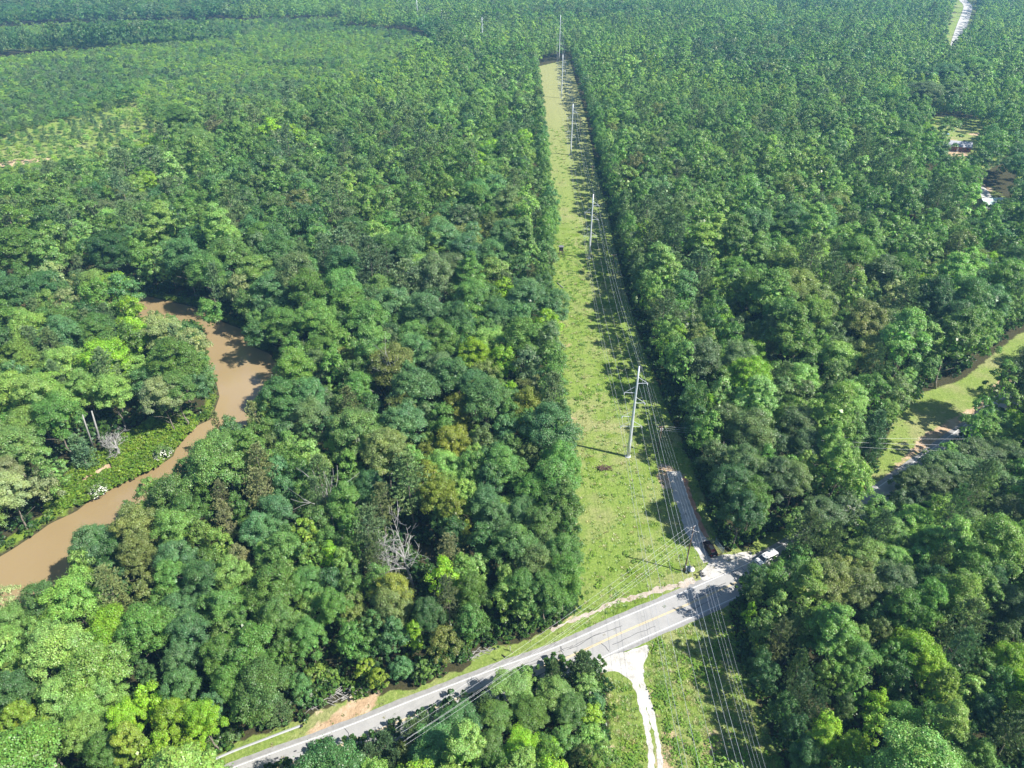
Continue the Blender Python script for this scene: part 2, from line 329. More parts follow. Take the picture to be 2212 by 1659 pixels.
for k in range(60):
    yy = rng.uniform(95, 330) if k < 45 else rng.uniform(75, 95); xx = rng.uniform(17, 40) * (1 if yy > 90 else 1.3); d_ = np.hypot((XX - xx) / rng.uniform(1, 2.4), YY - yy)
    lu = np.maximum(lu, .62 * np.clip(1.3 - d_ / rng.uniform(2, 4.5), 0, 1))
dry = np.where(inside(CORR, XX, YY), np.clip((YY - 260) / 300, 0, 1), .15)
cov = np.stack([np.clip(gr, 0, 1.2), np.clip(so, 0, 1.3), np.clip(lu, 0, 1), dry], -1).reshape(-1, 4).astype(np.float32)
a = me.attributes.new('cover', 'FLOAT_COLOR', 'POINT'); a.data.foreach_set('color', cov.ravel())
o = bpy.data.objects.new('ground', me); COL.objects.link(o); tag(o, kind='structure')
# river surface
mb = MB(); x0, y0 = RIVER.min(0) - 5; x1, y1 = RIVER.max(0) + 5
mb.add([(x0, y0, -.8), (x1, y0, -.8), (x1, y1, -.8), (x0, y1, -.8)], [(0, 1, 2, 3)])
tag(mb.build('river', M['water']), kind='structure')

def resample(pts, step):
    pts = [Vector((p[0], p[1], 0)) for p in pts]
    cr = []
    for i in range(len(pts) - 1):                         # Catmull-Rom through the measured points
        p0 = pts[max(i - 1, 0)]; p1 = pts[i]; p2 = pts[i + 1]; p3 = pts[min(i + 2, len(pts) - 1)]
        n = max(2, int((p2 - p1).length / step))
        for k in range(n):
            t = k / n; cr.append(.5 * ((2 * p1) + (p2 - p0) * t + (2 * p0 - 5 * p1 + 4 * p2 - p3) * t * t + (3 * p1 - p0 - 3 * p2 + p3) * t ** 3))
    cr.append(pts[-1]); return cr
def ribbon(name, path, a, b, z, mt, rough=0.0, seed=0, kind='structure', gaps=None):
    """strip running from a to b metres right of a path"""
    rg = random.Random(seed); vs = []; fs = []; n = len(path); wa = wb = 0
    for i, p in enumerate(path):
        d = (path[min(i + 1, n - 1)] - path[max(i - 1, 0)]).normalized(); r = Vector((d.y, -d.x, 0))
        wa = wa * .55 + rg.uniform(-rough, rough); wb = wb * .55 + rg.uniform(-rough, rough)
        aa = a(i / (n - 1)) if callable(a) else a; bb = b(i / (n - 1)) if callable(b) else b
        vs += [p + r * (aa + wa) + Vector((0, 0, z)), p + r * (bb + wb) + Vector((0, 0, z))]
    for i in range(n - 1):
        if gaps and gaps(i): continue
        fs.append((2 * i, 2 * i + 1, 2 * i + 3, 2 * i + 2))
    mb = MB(); mb.add(vs, fs); o = mb.build(name, mt); return tag(o, kind=kind)
road = resample(NL, 1.0)
RW = 6.3
ribbon('road_shoulder', road, -1.15, RW + .9, .012, M['shoulder'], .10, 3)
ribbon('road', road, -.2, RW + .3, .03, M['asphalt'])
ribbon('edge_line', road, 0, .16, .045, M['white_line']); ribbon('edge_line', road, RW - .16, RW, .045, M['white_line'])
ribbon('centre_line', road, RW / 2 - .2, RW / 2 - .07, .045, M['yellow_line']); ribbon('centre_line', road, RW / 2 + .07, RW / 2 + .2, .045, M['yellow_line'])
# crack sealant on the asphalt (one surface pattern)
mb = MB(); rg = random.Random(8)
def along(s, off):
    i = min(max(int(s), 0), len(road) - 2); p = road[i].lerp(road[i + 1], s - int(s)); d = (road[i + 1] - road[i]).normalized(); return p + Vector((d.y, -d.x, 0)) * off
def crack(pts, wd):
    L_ = [Vector((p.x, p.y, .038)) for p in pts]
    for i in range(len(L_) - 1):
        d = (L_[i + 1] - L_[i]); 
        if d.length < 1e-4: continue
        r = Vector((d.y, -d.x, 0)).normalized() * wd / 2
        mb.add([L_[i] - r, L_[i] + r, L_[i + 1] + r, L_[i + 1] - r], [(0, 1, 2, 3)])
for k in range(34):
    s = rg.uniform(8, 150); 
    if k % 2:
        off = rg.choice((1.5, 4.7, 2.7, 1.6)); pts = []; x = s
        for j in range(rg.randint(8, 22)): off += rg.uniform(-.13, .13); pts.append(along(x, off)); x += .7
    else:
        off = rg.choice((.3, 3.3)); pts = []; x = s
        for j in range(rg.randint(3, 6)): pts.append(along(x, off)); off += .6; x += rg.uniform(-.35, .35)
    crack(pts, rg.uniform(.06, .13))
for s, off, l_, w_ in [(32, .9, 2.2, .5), (29.5, 1.5, 1.2, .3), (24, 1.3, .7, .4), (27.2, 1.2, .5, .25)]:
    crack([along(s + l_ * t, off) for t in (0, .5, 1)], w_)
tag(mb.build('road_crack_sealant', M['blackcrack']), kind='structure')

def blob(name, pts, z, mt, rough=.35, seed=1, step=.6):
    ring = [tuple(p) for p in pts]; ring.append(ring[0]); path = resample(ring, step)[:-1]; rg = random.Random(seed); q = 0; vs = []
    c = sum(path, Vector()) / len(path)
    for p in path:
        q = q * .5 + rg.uniform(-rough, rough); vs.append(p + (p - c).normalized() * q + Vector((0, 0, z)))
    import bmesh
    bm = bmesh.new(); f = bm.faces.new([bm.verts.new(v) for v in vs]); bmesh.ops.triangulate(bm, faces=[f]); bm.normal_update()
    for f in bm.faces:
        if f.normal.z < 0: f.normal_flip()
    me = bpy.data.meshes.new(name); bm.to_mesh(me); bm.free(); me.materials.append(mt); o = bpy.data.objects.new(name, me); COL.objects.link(o)
    return tag(o, kind='structure')
# gravel drive on the right of the corridor
dpts = [G(x, y)[:2] for x, y in [(1457,1018),(1464,1040),(1474,1075),(1487,1110),(1502,1150),(1520,1180),(1540,1212)]]
drive = resample([tuple(p) for p in dpts], .5)
ribbon('clay_bank', drive, lambda t: -2.6, lambda t: -1.0, .016, M['clay'], .18, 5, gaps=lambda i: i < 6 or i > 46)
ribbon('gravel_driveway', drive, lambda t: -1.5 - .2 * t, lambda t: 1.9 + .5 * t, .024, M['gravel'], .18, 6)
S7 = lambda z_: (z_[0] / 7.68 + 1411.3, z_[1] / 7.68 + 1108.9)
blob('gravel_apron', [G(*S7(p))[:2] for p in [(880,640),(1060,690),(1330,680),(1450,640),(1600,640),(1620,720),(1560,810),(1440,880),(1200,990),(1000,1060),(830,1110),(770,1010),(820,930),(900,840),(830,720)]], .020, M['gravel'], .25, 4)
ditch = resample([tuple(G(x, y)[:2]) for x, y in [(1190,1362),(1240,1338),(1290,1320),(1330,1300),(1370,1290),(1405,1280),(1420,1275),(1445,1268),(1475,1262),(1500,1252)]], .5)
ribbon('stone_ditch', ditch, lambda t: -.15 - .6 * t, lambda t: .35 + .5 * t, .016, M['riprap'], .33, 9)
# gravel track south of the road
blob('gravel_track_mouth', [G(x, y)[:2] for x, y in [(1286,1436),(1320,1414),(1360,1404),(1398,1394),(1400,1412),(1393,1432),(1390,1462),(1372,1478),(1350,1462),(1328,1450),(1296,1452)]], .020, M['gravel'], .2, 7)
tpts = [tuple(G(x, y)[:2]) for x, y in [(1372,1440),(1378,1470),(1388,1500),(1399,1540),(1408,1580),(1414,1620),(1417,1659),(1420,1720),(1424,1800)]]
track = resample(tpts, .45)
ribbon('gravel_track', track, lambda t: -1.35 + .35 * t, lambda t: (-.0 if t < .42 else -.28), .024, M['gravel'], .17, 10)
ribbon('gravel_track', track, lambda t: (-.05 if t < .42 else .28), lambda t: 1.3, .026, M['gravel'], .17, 11)
# far road, top right
fr = resample([tuple(G(x, y)[:2]) for x, y in [(2086,-25),(2076,-6),(2090,12),(2087,30),(2078,55),(2069,85),(2062,112),(2050,140)]], 8)
ribbon('far_road', fr, -6, 6, .3, M['gravel'])
# tyre-dark yard surfaces near the houses
blob('yard_drive', [G(x, y)[:2] for x, y in [(2112,402),(2125,404),(2140,420),(2150,440),(2128,440),(2118,420)]], .05, M['gravel'], .3, 3, 2)

# ------------------------------------------------------------------ foliage shapes
def quads(cen, nrm, size, rng, asp=1.0):
    n = len(cen); nrm = nrm / (np.linalg.norm(nrm, axis=1, keepdims=True) + 1e-9)
    t = rng.normal(size=(n, 3)); a = np.cross(nrm, t); a /= np.linalg.norm(a, axis=1, keepdims=True) + 1e-9; b_ = np.cross(nrm, a)
    s = size[:, None] * .5
    P4 = np.stack([cen + a * s, cen + b_ * s * asp, cen - a * s, cen - b_ * s * asp], 1)
    bend = nrm * size[:, None] * .18
    P4[:, 0] -= bend; P4[:, 2] -= bend
    return P4
def sph(rng, n, zmin=-1.0):
    v = rng.normal(size=(n, 3)); v /= np.linalg.norm(v, axis=1, keepdims=True); 
    bad = v[:, 2] < zmin; v[bad, 2] *= -1; return v
def crown_mesh(name, seed, R, hc, z0, nl, nsub, nleaf, leaf, mt, form='round', spread=.5):
    """crown: limbs' lobes on an uneven dome, each of several twig clusters covered with leaf clumps"""
    rng = np.random.default_rng(seed); C = []; Nn = []; S = []
    dirs = []
    k = 0
    while len(dirs) < nl and k < 4000:
        k += 1; d = sph(rng, 1, -.25)[0]
        if all(np.dot(d, e) < math.cos(1.55 / math.sqrt(nl) * 1.25) for e in dirs) or k > 3000: dirs.append(d)
    stretch = rng.uniform(.85, 1.15, 2)
    for d in dirs:
        t = (d[2] + 1) / 2
        if form == 'cone': prof = 1.12 - .85 * max(d[2], 0) ** 1.2; zc = z0 + hc * (.5 + .5 * d[2]) ; rad = R * .66 * prof
        else: rad = R * .70; zc = z0 + hc * .45 * (1 + d[2]) * .98
        hxy = np.array([d[0], d[1]]); 
        if form == 'cone': hxy = hxy / (np.linalg.norm(hxy) + 1e-9) * min(1, np.linalg.norm(hxy) * 1.25)
        rr = rng.uniform(.72, 1.2); rl = R * rng.uniform(.20, .40) * (.8 if form == 'cone' else 1)
        lc = np.array([hxy[0] * rad * rr * stretch[0], hxy[1] * rad * rr * stretch[1], zc + rng.uniform(-.05, .07) * hc])
        sd_ = sph(rng, nsub, -.3); sd_ = sd_ + d * .55; sd_ /= np.linalg.norm(sd_, axis=1, keepdims=True)
        for s_ in sd_:
            rs = rl * rng.uniform(.38, .62); sc_ = lc + s_ * rl * rng.uniform(.55, .95) * np.array([1, 1, .85])
            n = max(2, int(nleaf * rng.uniform(.7, 1.3))); u = sph(rng, n, -.45)
            C.append(sc_ + u * rs * rng.uniform(.75, 1.12, (n, 1)) * np.array([1, 1, .7])); Nn.append(u * .8 + s_ * .35 + np.array([.12, -.1, .6]) + rng.normal(size=(n, 3)) * spread)
            S.append(rng.uniform(.7, 1.3, n) * leaf)
            n = max(1, int(nleaf * .10)); u = sph(rng, n, -.2); C.append(sc_ + u * rs * rng.uniform(1.15, 1.75, (n, 1))); Nn.append(u + rng.normal(size=(n, 3)) * .6); S.append(rng.uniform(.6, 1.0, n) * leaf)
    n = int(nl * nsub * .9); u = sph(rng, n, -.6)                                    # inner leaves that close the view through
    C.append(u * np.array([R * .5, R * .5, hc * .3]) * rng.uniform(.5, 1, (n, 1)) + np.array([0, 0, z0 + hc * .45])); Nn.append(u + rng.normal(size=(n, 3)) * .4); S.append(np.full(n, R * .22))
    C = np.concatenate(C); Nn = np.concatenate(Nn); S = np.concatenate(S)
    Q = quads(C, Nn, S, rng, .8); return leafmesh(name, Q, rng, mt)
def leafmesh(name, Q, rng, mt):
    me = mesh_np(name, Q.reshape(-1, 3), 4, np.arange(len(Q) * 4), mt)
    a = me.attributes.new('leaf', 'FLOAT', 'FACE'); a.data.foreach_set('value', rng.random(len(Q)).astype(np.float32)); return me
def pine_mesh(name, seed, R, h, base, nwh, nbr, ntuft, nbl, bl, wd, mt, cone=.8):
    rng = np.random.default_rng(seed); C = []
    Q = []
    for i in range(nwh):
        t = i / (nwh - 1); z = h * (base + (1 - base) * t); prof = (1 - t) ** cone * .95 + .12; prof *= (.75 + .25 * min(1, t * 4))
        for k in range(nbr):
            a = rng.uniform(0, 6.28); Lb = R * prof * rng.uniform(.65, 1.15); up = rng.uniform(.0, .45) + t * .6
            d = np.array([math.cos(a), math.sin(a), up])
            for j in range(ntuft):
                s_ = (.35 + .65 * (j + rng.random()) / ntuft); side = rng.normal(size=3) * np.array([.16, .16, .10]) * Lb
                c = np.array([0, 0, z]) + d * Lb * s_ + side
                n = nbl; u = sph(rng, n, -.2) + d * .4 + np.array([0, 0, .35]); u /= np.linalg.norm(u, axis=1, keepdims=True)
                ln = bl * rng.uniform(.7, 1.2, (n, 1)); p = np.cross(u, rng.normal(size=(n, 3))); p /= np.linalg.norm(p, axis=1, keepdims=True) + 1e-9
                Q.append(np.stack([c - p * wd * .5, c + p * wd * .5, c + u * ln + p * wd * .35, c + u * ln - p * wd * .35], 1))
    Q = np.concatenate(Q); return leafmesh(name, Q, rng, mt)
def trunk_mesh(name, seed, h, r, R, mt, limbs=6, top=.75, lean=.03, z1=.35):
    rg = random.Random(seed); mb = MB(); pts = []; x = y = 0
    n = 7
    for i in range(n): pts.append((x, y, h * top * i / (n - 1))); x += rg.uniform(-1, 1) * h * lean; y += rg.uniform(-1, 1) * h * lean
    mb.tube(pts, [r * (1.35 if i == 0 else 1 - .8 * i / (n - 1)) for i in range(n)], 7)
    for k in range(limbs):
        i = rg.randint(2, n - 2); b0 = Vector(pts[i]); a = rg.uniform(0, 6.28); Lb = R * rg.uniform(.7, 1.08); rr = r * .4 * (1 - .5 * i / n)
        p1 = b0 + Vector((math.cos(a) * Lb * .5, math.sin(a) * Lb * .5, Lb * .4)); p2 = b0 + Vector((math.cos(a + .2) * Lb, math.sin(a + .2) * Lb, Lb * .75))
        mb.tube([b0, p1, p2], [rr, rr * .6, rr * .2], 5)
    me = bpy.data.meshes.new(name); me.from_pydata(mb.v, [], mb.f); me.materials.append(mt); me.polygons.foreach_set('use_smooth', [True] * len(mb.f)); me.update(); return me
def dead_mesh(name, seed, h, r, mt, spread=.5, depth=5, leanx=0.0):
    rg = random.Random(seed); mb = MB()
    def grow(p, d, ln, rad, lv):
        pts = [p]; q = p.copy(); dd = d.copy(); ns = 4
        for i in range(ns):
            dd = (dd + Vector((rg.uniform(-1, 1), rg.uniform(-1, 1), rg.uniform(-.6, .7))) * .2).normalized(); q = q + dd * ln / ns; pts.append(q.copy())
        mb.tube(pts, [max(.03, rad * (1 - .55 * i / ns)) for i in range(ns + 1)], 5 if lv < 2 else 3, False)
        if lv < depth:
            nb = (6, 4, 3, 2, 2, 2)[lv]
            for k in range(nb):
                t = rg.uniform(.35, 1) if lv else rg.uniform(.4, 1); b0 = pts[min(ns, int(t * ns))]
                nd = (dd * (1 - spread) + Vector((rg.uniform(-1, 1), rg.uniform(-1, 1), rg.uniform(-.1, .8))) * spread * 1.5).normalized()
                grow(b0.copy(), nd, ln * rg.uniform(.5, .78), rad * .5, lv + 1)
    grow(Vector((0, 0, 0)), Vector((leanx, 0, 1)).normalized(), h * .6, r, 0)
    me = bpy.data.meshes.new(name); me.from_pydata(mb.v, [], mb.f); me.materials.append(mt); me.update(); return me

HI, MI, LO = {}, {}, {}
# broadleaf: nominal R = 6 m, h = 20 m;  the crown's own height follows
for lod, dct, mt, k in (('hi', HI, M['leaf'], 0), ('mi', MI, M['leafi'], 1), ('lo', LO, M['leafi'], 2)):
    nv = (12, 8, 6)[k]; nl, ns_, nlf, lf = ((30, 7, 120, .27), (20, 6, 44, .41), (14, 5, 18, .74))[k]
    dct['round'] = [crown_mesh('broadleaf_crown', 100 + i, 6, (13.5, 15.5, 16.5)[k] + (i % 3), (5.2, 3.2, 2.0)[k], nl, ns_, nlf, lf, mt, 'round', (.5, .42, .34)[k]) for i in range(nv)]
    nl, ns_, nlf, lf = ((28, 6, 125, .26), (18, 5, 44, .40), (12, 5, 17, .70))[k]
    dct['cone'] = [crown_mesh('tall_crown', 200 + i, 5.2, (15.0, 16.0, 17.0)[k], (4.5, 3.0, 2.0)[k], nl, ns_, nlf, lf, mt, 'cone', (.5, .42, .34)[k]) for i in range((6, 4, 4)[k])]
    nl, ns_, nlf, lf = ((10, 5, 45, .26), (9, 4, 10, .5), (7, 3, 6, .9))[k]
    dct['bush'] = [crown_mesh('bush_crown', 300 + i, 2.2, 3.0, .1, nl, ns_, nlf, lf, mt, 'round', .6) for i in range(4)]
    nm = M['needle'] if k == 0 else M['needlei']
    a = ((15, 7, 6, 9, .62, .13), (11, 6, 4, 6, .9, .26), (8, 5, 3, 4, 1.3, .55))[k]
    dct['pine'] = [pine_mesh('pine_crown', 400 + i, 4.6, 21, .34, *a, nm, .55) for i in range((5, 4, 3)[k])]
    dct['cedar'] = [pine_mesh('cedar_crown', 450 + i, 3.6, 11, .08, *a, nm, .8) for i in range((3, 2, 2)[k])]
TR = {'round': [trunk_mesh('trunk', 20 + i, 17, .30, 5, M['bark'], 8) for i in range(4)], 'cone': [trunk_mesh('trunk', 30 + i, 18, .26, 3.5, M['bark'], 7) for i in range(3)],
      'pine': [trunk_mesh('trunk', 40 + i, 21, .24, 3.2, M['bark'], 9, .95, .012) for i in range(3)], 'cedar': [trunk_mesh('trunk', 45, 10, .16, 2, M['bark'], 5, .9, .01)],
      'bush': [trunk_mesh('stem', 50, 2.4, .06, 1.4, M['bark'], 6, .8)]}
NOMR = {'round': 5.7, 'cone': 4.4, 'pine': 4.2, 'cedar': 3.4, 'bush': 2.4}
NOMH = {'round': 20.0, 'cone': 20.5, 'pine': 21.5, 'cedar': 11.5, 'bush': 3.4}

# ------------------------------------------------------------------ kinds of tree: form, base colour, words
K = {'g': ('round', (.060,.138,.030), 'mid green', 'broadleaf tree'), 'l': ('round', (.098,.190,.044), 'light green', 'broadleaf tree'),
     'L': ('cone', (.098,.190,.046), 'light green', 'tall broadleaf tree'), 'y': ('cone', (.120,.215,.026), 'yellow green', 'tall broadleaf tree'),
     'Y': ('round', (.112,.225,.018), 'bright lime green', 'broadleaf tree'), 't': ('round', (.050,.123,.041), 'bluish green', 'broadleaf tree'),
     'd': ('round', (.034,.090,.028), 'dark green', 'broadleaf tree'), 'o': ('round', (.082,.125,.034), 'olive green', 'broadleaf tree'),
     'O': ('round', (.098,.142,.020), 'golden olive', 'broadleaf tree'), 'q': ('round', (.062,.114,.042), 'grey green', 'oak tree'),
     'w': ('round', (.135,.190,.078), 'pale grey green', 'willow like tree'), 'b': ('round', (.078,.108,.042), 'brownish olive', 'broadleaf tree'),
     'p': ('pine', (.066,.122,.050), 'grey green', 'pine tree'), 'P': ('cedar', (.054,.112,.046), 'bluish green', 'young pine tree'), 'k': ('pine', (.092,.128,.052), 'khaki green', 'pine tree'),
     's': ('bush', (.095,.185,.030), 'light green', 'bush'), 'S': ('bush', (.048,.105,.028), 'dark green', 'bush'), 'C': ('cone', (.064,.140,.032), 'mid green', 'tall broadleaf tree')}
def height_for(form, R):
    if form == 'round': return min(25, 8.5 + 2.1 * R)
    if form == 'cone': return min(27, 9 + 2.9 * R)
    if form == 'pine': return min(26, 10 + 3.0 * R)
    if form == 'cedar': return 3.4 * R
    return 1.35 * R
TREES = []                                  # (x, y, R, h, kind, measured)
def T(row, col_, lst):
    for e in lst:
        x, y, r, k = e[:4]; sx = x / 3 + 737.33 * col_; sy = y / 3 + 414.67 * row; form = K[k][0]; h = 14.0
        for _ in range(6):
            zc = h * (.62 if form != 'bush' else .5); p = G(sx, sy, zc); Rr = (r / 3) / FS * depth_of(p) * .97
            vr = Rr if form in ('round', 'bush') else Rr * 1.0
            h = height_for(form, vr)
            if row == 3 and col_ == 1 and sy > 1420 and form != 'cedar': h = max(5, h * .55)
        TREES.append([p.x, p.y, Rr, h, k, 1])
T(3, 0, [(70,150,100,'w'),(250,200,120,'t'),(470,190,170,'l'),(740,120,110,'k'),(720,370,150,'Y'),(90,330,110,'l'),(90,490,120,'l'),(400,520,190,'l'),(620,640,200,'l'),(400,800,150,'l'),(120,800,130,'d'),(150,970,110,'y'),
 (960,110,100,'o'),(1060,180,90,'g'),(1130,60,110,'g'),(1330,60,130,'t'),(1160,260,120,'t'),(1260,420,130,'t'),(1180,560,110,'t'),(1180,760,110,'t'),(1480,230,130,'g'),(1470,560,130,'g'),(1640,520,170,'g'),(1700,740,170,'g'),(1500,740,110,'g'),
 (1780,120,160,'g'),(1990,80,110,'g'),(1830,330,120,'g'),(2010,430,110,'g'),(2060,640,100,'s'),(1950,720,70,'t'),(1390,880,90,'t'),(1580,900,110,'g'),(1780,900,100,'P'),(980,830,100,'Y'),(1130,930,120,'Y'),(1290,1000,120,'Y'),(830,960,110,'Y'),
 (870,1120,110,'y'),(1500,1030,80,'S'),(1060,1130,100,'Y'),(1300,1130,90,'Y'),(560,880,120,'l'),(700,760,120,'l'),(560,1050,120,'l'),(300,1080,120,'g'),(700,1180,110,'g'),(2170,660,60,'s'),(950,640,70,'d'),(880,300,60,'o'),(2080,880,40,'S'),(2180,250,110,'g'),(2150,60,90,'d')])
T(3, 1, [(60,60,90,'g'),(70,240,100,'o'),(70,440,100,'g'),(150,600,60,'y'),(330,200,130,'o'),(240,60,100,'g'),(430,100,120,'O'),(350,410,100,'t'),(240,660,60,'y'),(390,600,80,'t'),(470,400,70,'Y'),(660,500,105,'o'),(690,150,80,'k'),(850,110,110,'g'),
 (850,290,105,'g'),(880,400,90,'g'),(540,600,50,'C'),(1180,100,120,'g'),(1330,130,120,'g'),(1440,60,120,'g'),(1550,90,60,'S'),(1150,230,80,'C'),(1330,290,90,'d'),(1480,190,70,'g'),(560,260,110,'d'),
 (1215,605,62,'C'),(1370,620,80,'P'),(1555,580,105,'P'),(1110,720,130,'l'),(930,830,80,'P'),(1390,770,120,'l'),(1590,700,80,'l'),(1660,830,60,'t'),(1000,930,110,'l'),(1220,900,120,'g'),(1480,870,110,'g'),(1620,900,80,'Y'),(1620,1050,100,'l'),
 (1170,1150,140,'Y'),(1350,1130,90,'Y'),(1450,1060,90,'g'),(730,980,150,'t'),(620,1150,170,'t'),(540,900,60,'p'),(460,1010,80,'p'),(280,1090,100,'P'),(130,1160,90,'P'),(350,1190,80,'P'),(40,1190,90,'P'),(1580,1190,100,'o'),(960,1130,110,'g'),(1690,1160,60,'g'),(420,1150,70,'o')])
T(3, 2, [(420,60,100,'d'),(460,150,60,'p'),(580,50,100,'g'),(430,260,45,'Y'),(440,370,90,'C'),(620,430,85,'k'),(740,620,75,'p'),(930,90,150,'o'),(1100,120,130,'o'),(1340,100,140,'q'),(1400,260,130,'g'),(960,380,160,'C'),(1100,560,140,'g'),(900,420,120,'g'),
 (1250,390,80,'o'),(1800,360,140,'p'),(1770,520,110,'p'),(1480,520,130,'Y'),(1580,620,120,'Y'),(1660,760,110,'y'),(1390,440,80,'Y'),(910,660,75,'l'),(1090,770,75,'C'),(850,870,85,'p'),(1040,870,65,'q'),(930,1000,90,'Y'),(880,1120,110,'y'),
 (1240,850,80,'Y'),(1230,980,80,'y'),(1440,960,110,'g'),(1430,1080,100,'g'),(1700,1000,130,'L'),(1780,1110,100,'l'),(2090,600,120,'Y'),(2160,740,120,'Y'),(2110,900,100,'y'),(2110,1080,140,'p'),(1320,1190,80,'p'),(1580,930,80,'g'),(1080,1170,110,'y'),
 (1850,20,120,'g'),(2100,220,120,'q'),(1960,80,110,'d'),(2070,430,100,'q'),(2190,130,80,'g'),(540,650,90,'d'),(450,560,70,'d'),(500,880,90,'d'),(660,1020,100,'d'),(680,1190,110,'d'),(1950,900,110,'d'),(1600,60,110,'d'),(1900,1180,110,'l'),(1620,1200,90,'q'),(760,760,80,'p'),(1380,700,90,'d')])
T(2, 2, [(280,260,130,'q'),(450,350,150,'q'),(220,480,100,'q'),(470,130,130,'L'),(170,150,55,'Y'),(720,300,130,'q'),(790,440,110,'q'),(600,620,130,'q'),(400,560,130,'q'),(300,700,130,'d'),(450,760,120,'g'),(360,900,120,'d'),(520,900,70,'C'),(720,620,110,'q'),
 (940,420,110,'L'),(1000,560,110,'L'),(850,220,90,'l'),(1060,150,120,'l'),(1090,300,90,'l'),(1250,280,100,'P'),(1220,420,75,'P'),(1160,560,70,'s'),(620,90,100,'q'),(1380,60,100,'q'),(1230,70,90,'C'),(1150,40,90,'g'),(90,260,90,'d'),(50,100,80,'d'),(760,100,90,'q'),
 (930,800,150,'q'),(1080,770,110,'q'),(770,850,75,'q'),(790,1010,110,'p'),(960,980,100,'l'),(1280,790,100,'l'),(1360,920,130,'l'),(1530,860,130,'l'),(1200,1060,150,'l'),(1380,1110,120,'l'),(1600,960,130,'l'),(1740,1050,130,'L'),(1560,1130,110,'g'),
 (700,1130,90,'g'),(435,1180,60,'Y'),(560,1190,80,'g'),(1000,1215,90,'o'),(1160,1200,80,'o'),(2040,1060,120,'l'),(2170,1150,100,'l'),(1790,480,150,'q'),(1950,400,150,'q'),(1560,470,75,'q'),(1480,600,120,'q'),(1650,600,130,'q'),(1830,640,130,'q'),
 (1990,560,120,'q'),(2120,640,110,'q'),(1470,730,100,'q'),(1700,760,120,'q'),(2060,130,140,'C'),(2170,240,80,'Y'),(1900,880,130,'q'),(2060,850,110,'q'),(2170,840,80,'q'),(2110,420,120,'q'),(1545,415,45,'s'),(1330,640,70,'S'),(600,440,90,'q'),(880,620,80,'l')])
T(2, 1, [(60,170,80,'k'),(100,60,110,'g'),(480,80,150,'t'),(400,180,110,'o'),(410,300,140,'t'),(60,300,70,'p'),(150,260,90,'q'),(300,470,150,'o'),(560,490,75,'O'),(740,170,95,'O'),(760,240,70,'O'),(720,400,110,'O'),(950,150,150,'t'),(860,60,110,'t'),
 (740,560,100,'s'),(560,640,105,'O'),(640,760,120,'O'),(720,860,100,'O'),(815,965,50,'O'),(820,650,80,'g'),(920,390,95,'q'),(1060,330,100,'t'),(1100,60,55,'Y'),(1210,170,115,'O'),(1370,110,105,'p'),(1340,320,170,'t'),(1210,490,90,'q'),(1040,570,120,'g'),
 (960,640,100,'t'),(1380,640,160,'g'),(1250,720,120,'g'),(1430,820,130,'C'),(930,800,110,'t'),(1000,890,120,'t'),(920,1030,105,'t'),(1170,870,110,'t'),(1130,1080,140,'t'),(1300,960,120,'g'),(1470,990,100,'g'),(1420,1130,120,'g'),(270,800,85,'k'),(280,980,120,'p'),
 (60,960,85,'g'),(60,1110,75,'g'),(660,1140,95,'k'),(560,880,60,'g'),(190,690,110,'d'),(60,560,85,'g'),(430,650,80,'g'),(1470,420,70,'t'),(240,1150,80,'p'),(640,960,90,'d'),(60,740,90,'d')])
T(2, 0, [(120,100,140,'l'),(300,60,130,'l'),(560,50,110,'l'),(150,300,120,'l'),(740,80,110,'l'),(440,170,90,'l'),(1050,110,120,'w'),(1240,110,120,'g'),(1310,200,80,'C'),(1150,240,55,'s'),(550,420,85,'P'),(60,620,110,'w'),(350,590,105,'L'),(130,780,130,'w'),
 (290,790,100,'w'),(60,960,95,'l'),(1010,360,50,'s'),(860,570,60,'s'),(200,330,70,'d'),(1590,210,90,'l'),(1840,130,140,'t'),(2010,100,130,'t'),(1650,250,60,'k'),(1500,320,90,'t'),(1440,420,100,'g'),(1390,320,45,'k'),(1250,500,85,'k'),(1560,450,110,'g'),
 (1690,580,110,'k'),(1690,720,100,'k'),(1450,780,75,'k'),(1470,890,70,'k'),(1170,610,85,'t'),(1130,740,150,'g'),(1220,860,120,'g'),(860,740,90,'g'),(850,840,60,'g'),(630,950,110,'t'),(600,1080,120,'t'),(900,980,130,'o'),(1150,980,120,'l'),(1320,1010,90,'l'),
 (1690,960,110,'t'),(1800,840,110,'t'),(1850,720,90,'t'),(2100,120,85,'q'),(2080,620,85,'p'),(2060,760,80,'p'),(1990,470,100,'l'),(1880,420,95,'l'),(1800,610,100,'t'),(1990,1000,90,'y'),(2130,1040,90,'g'),(1850,1130,140,'g'),(1550,1130,70,'b'),(1150,1150,120,'t'),
 (900,1140,110,'o'),(1370,1190,100,'g'),(500,1190,90,'l'),(1950,600,90,'g'),(2150,330,90,'d'),(730,1120,90,'d'),(1650,380,90,'g'),(720,1010,70,'S')])
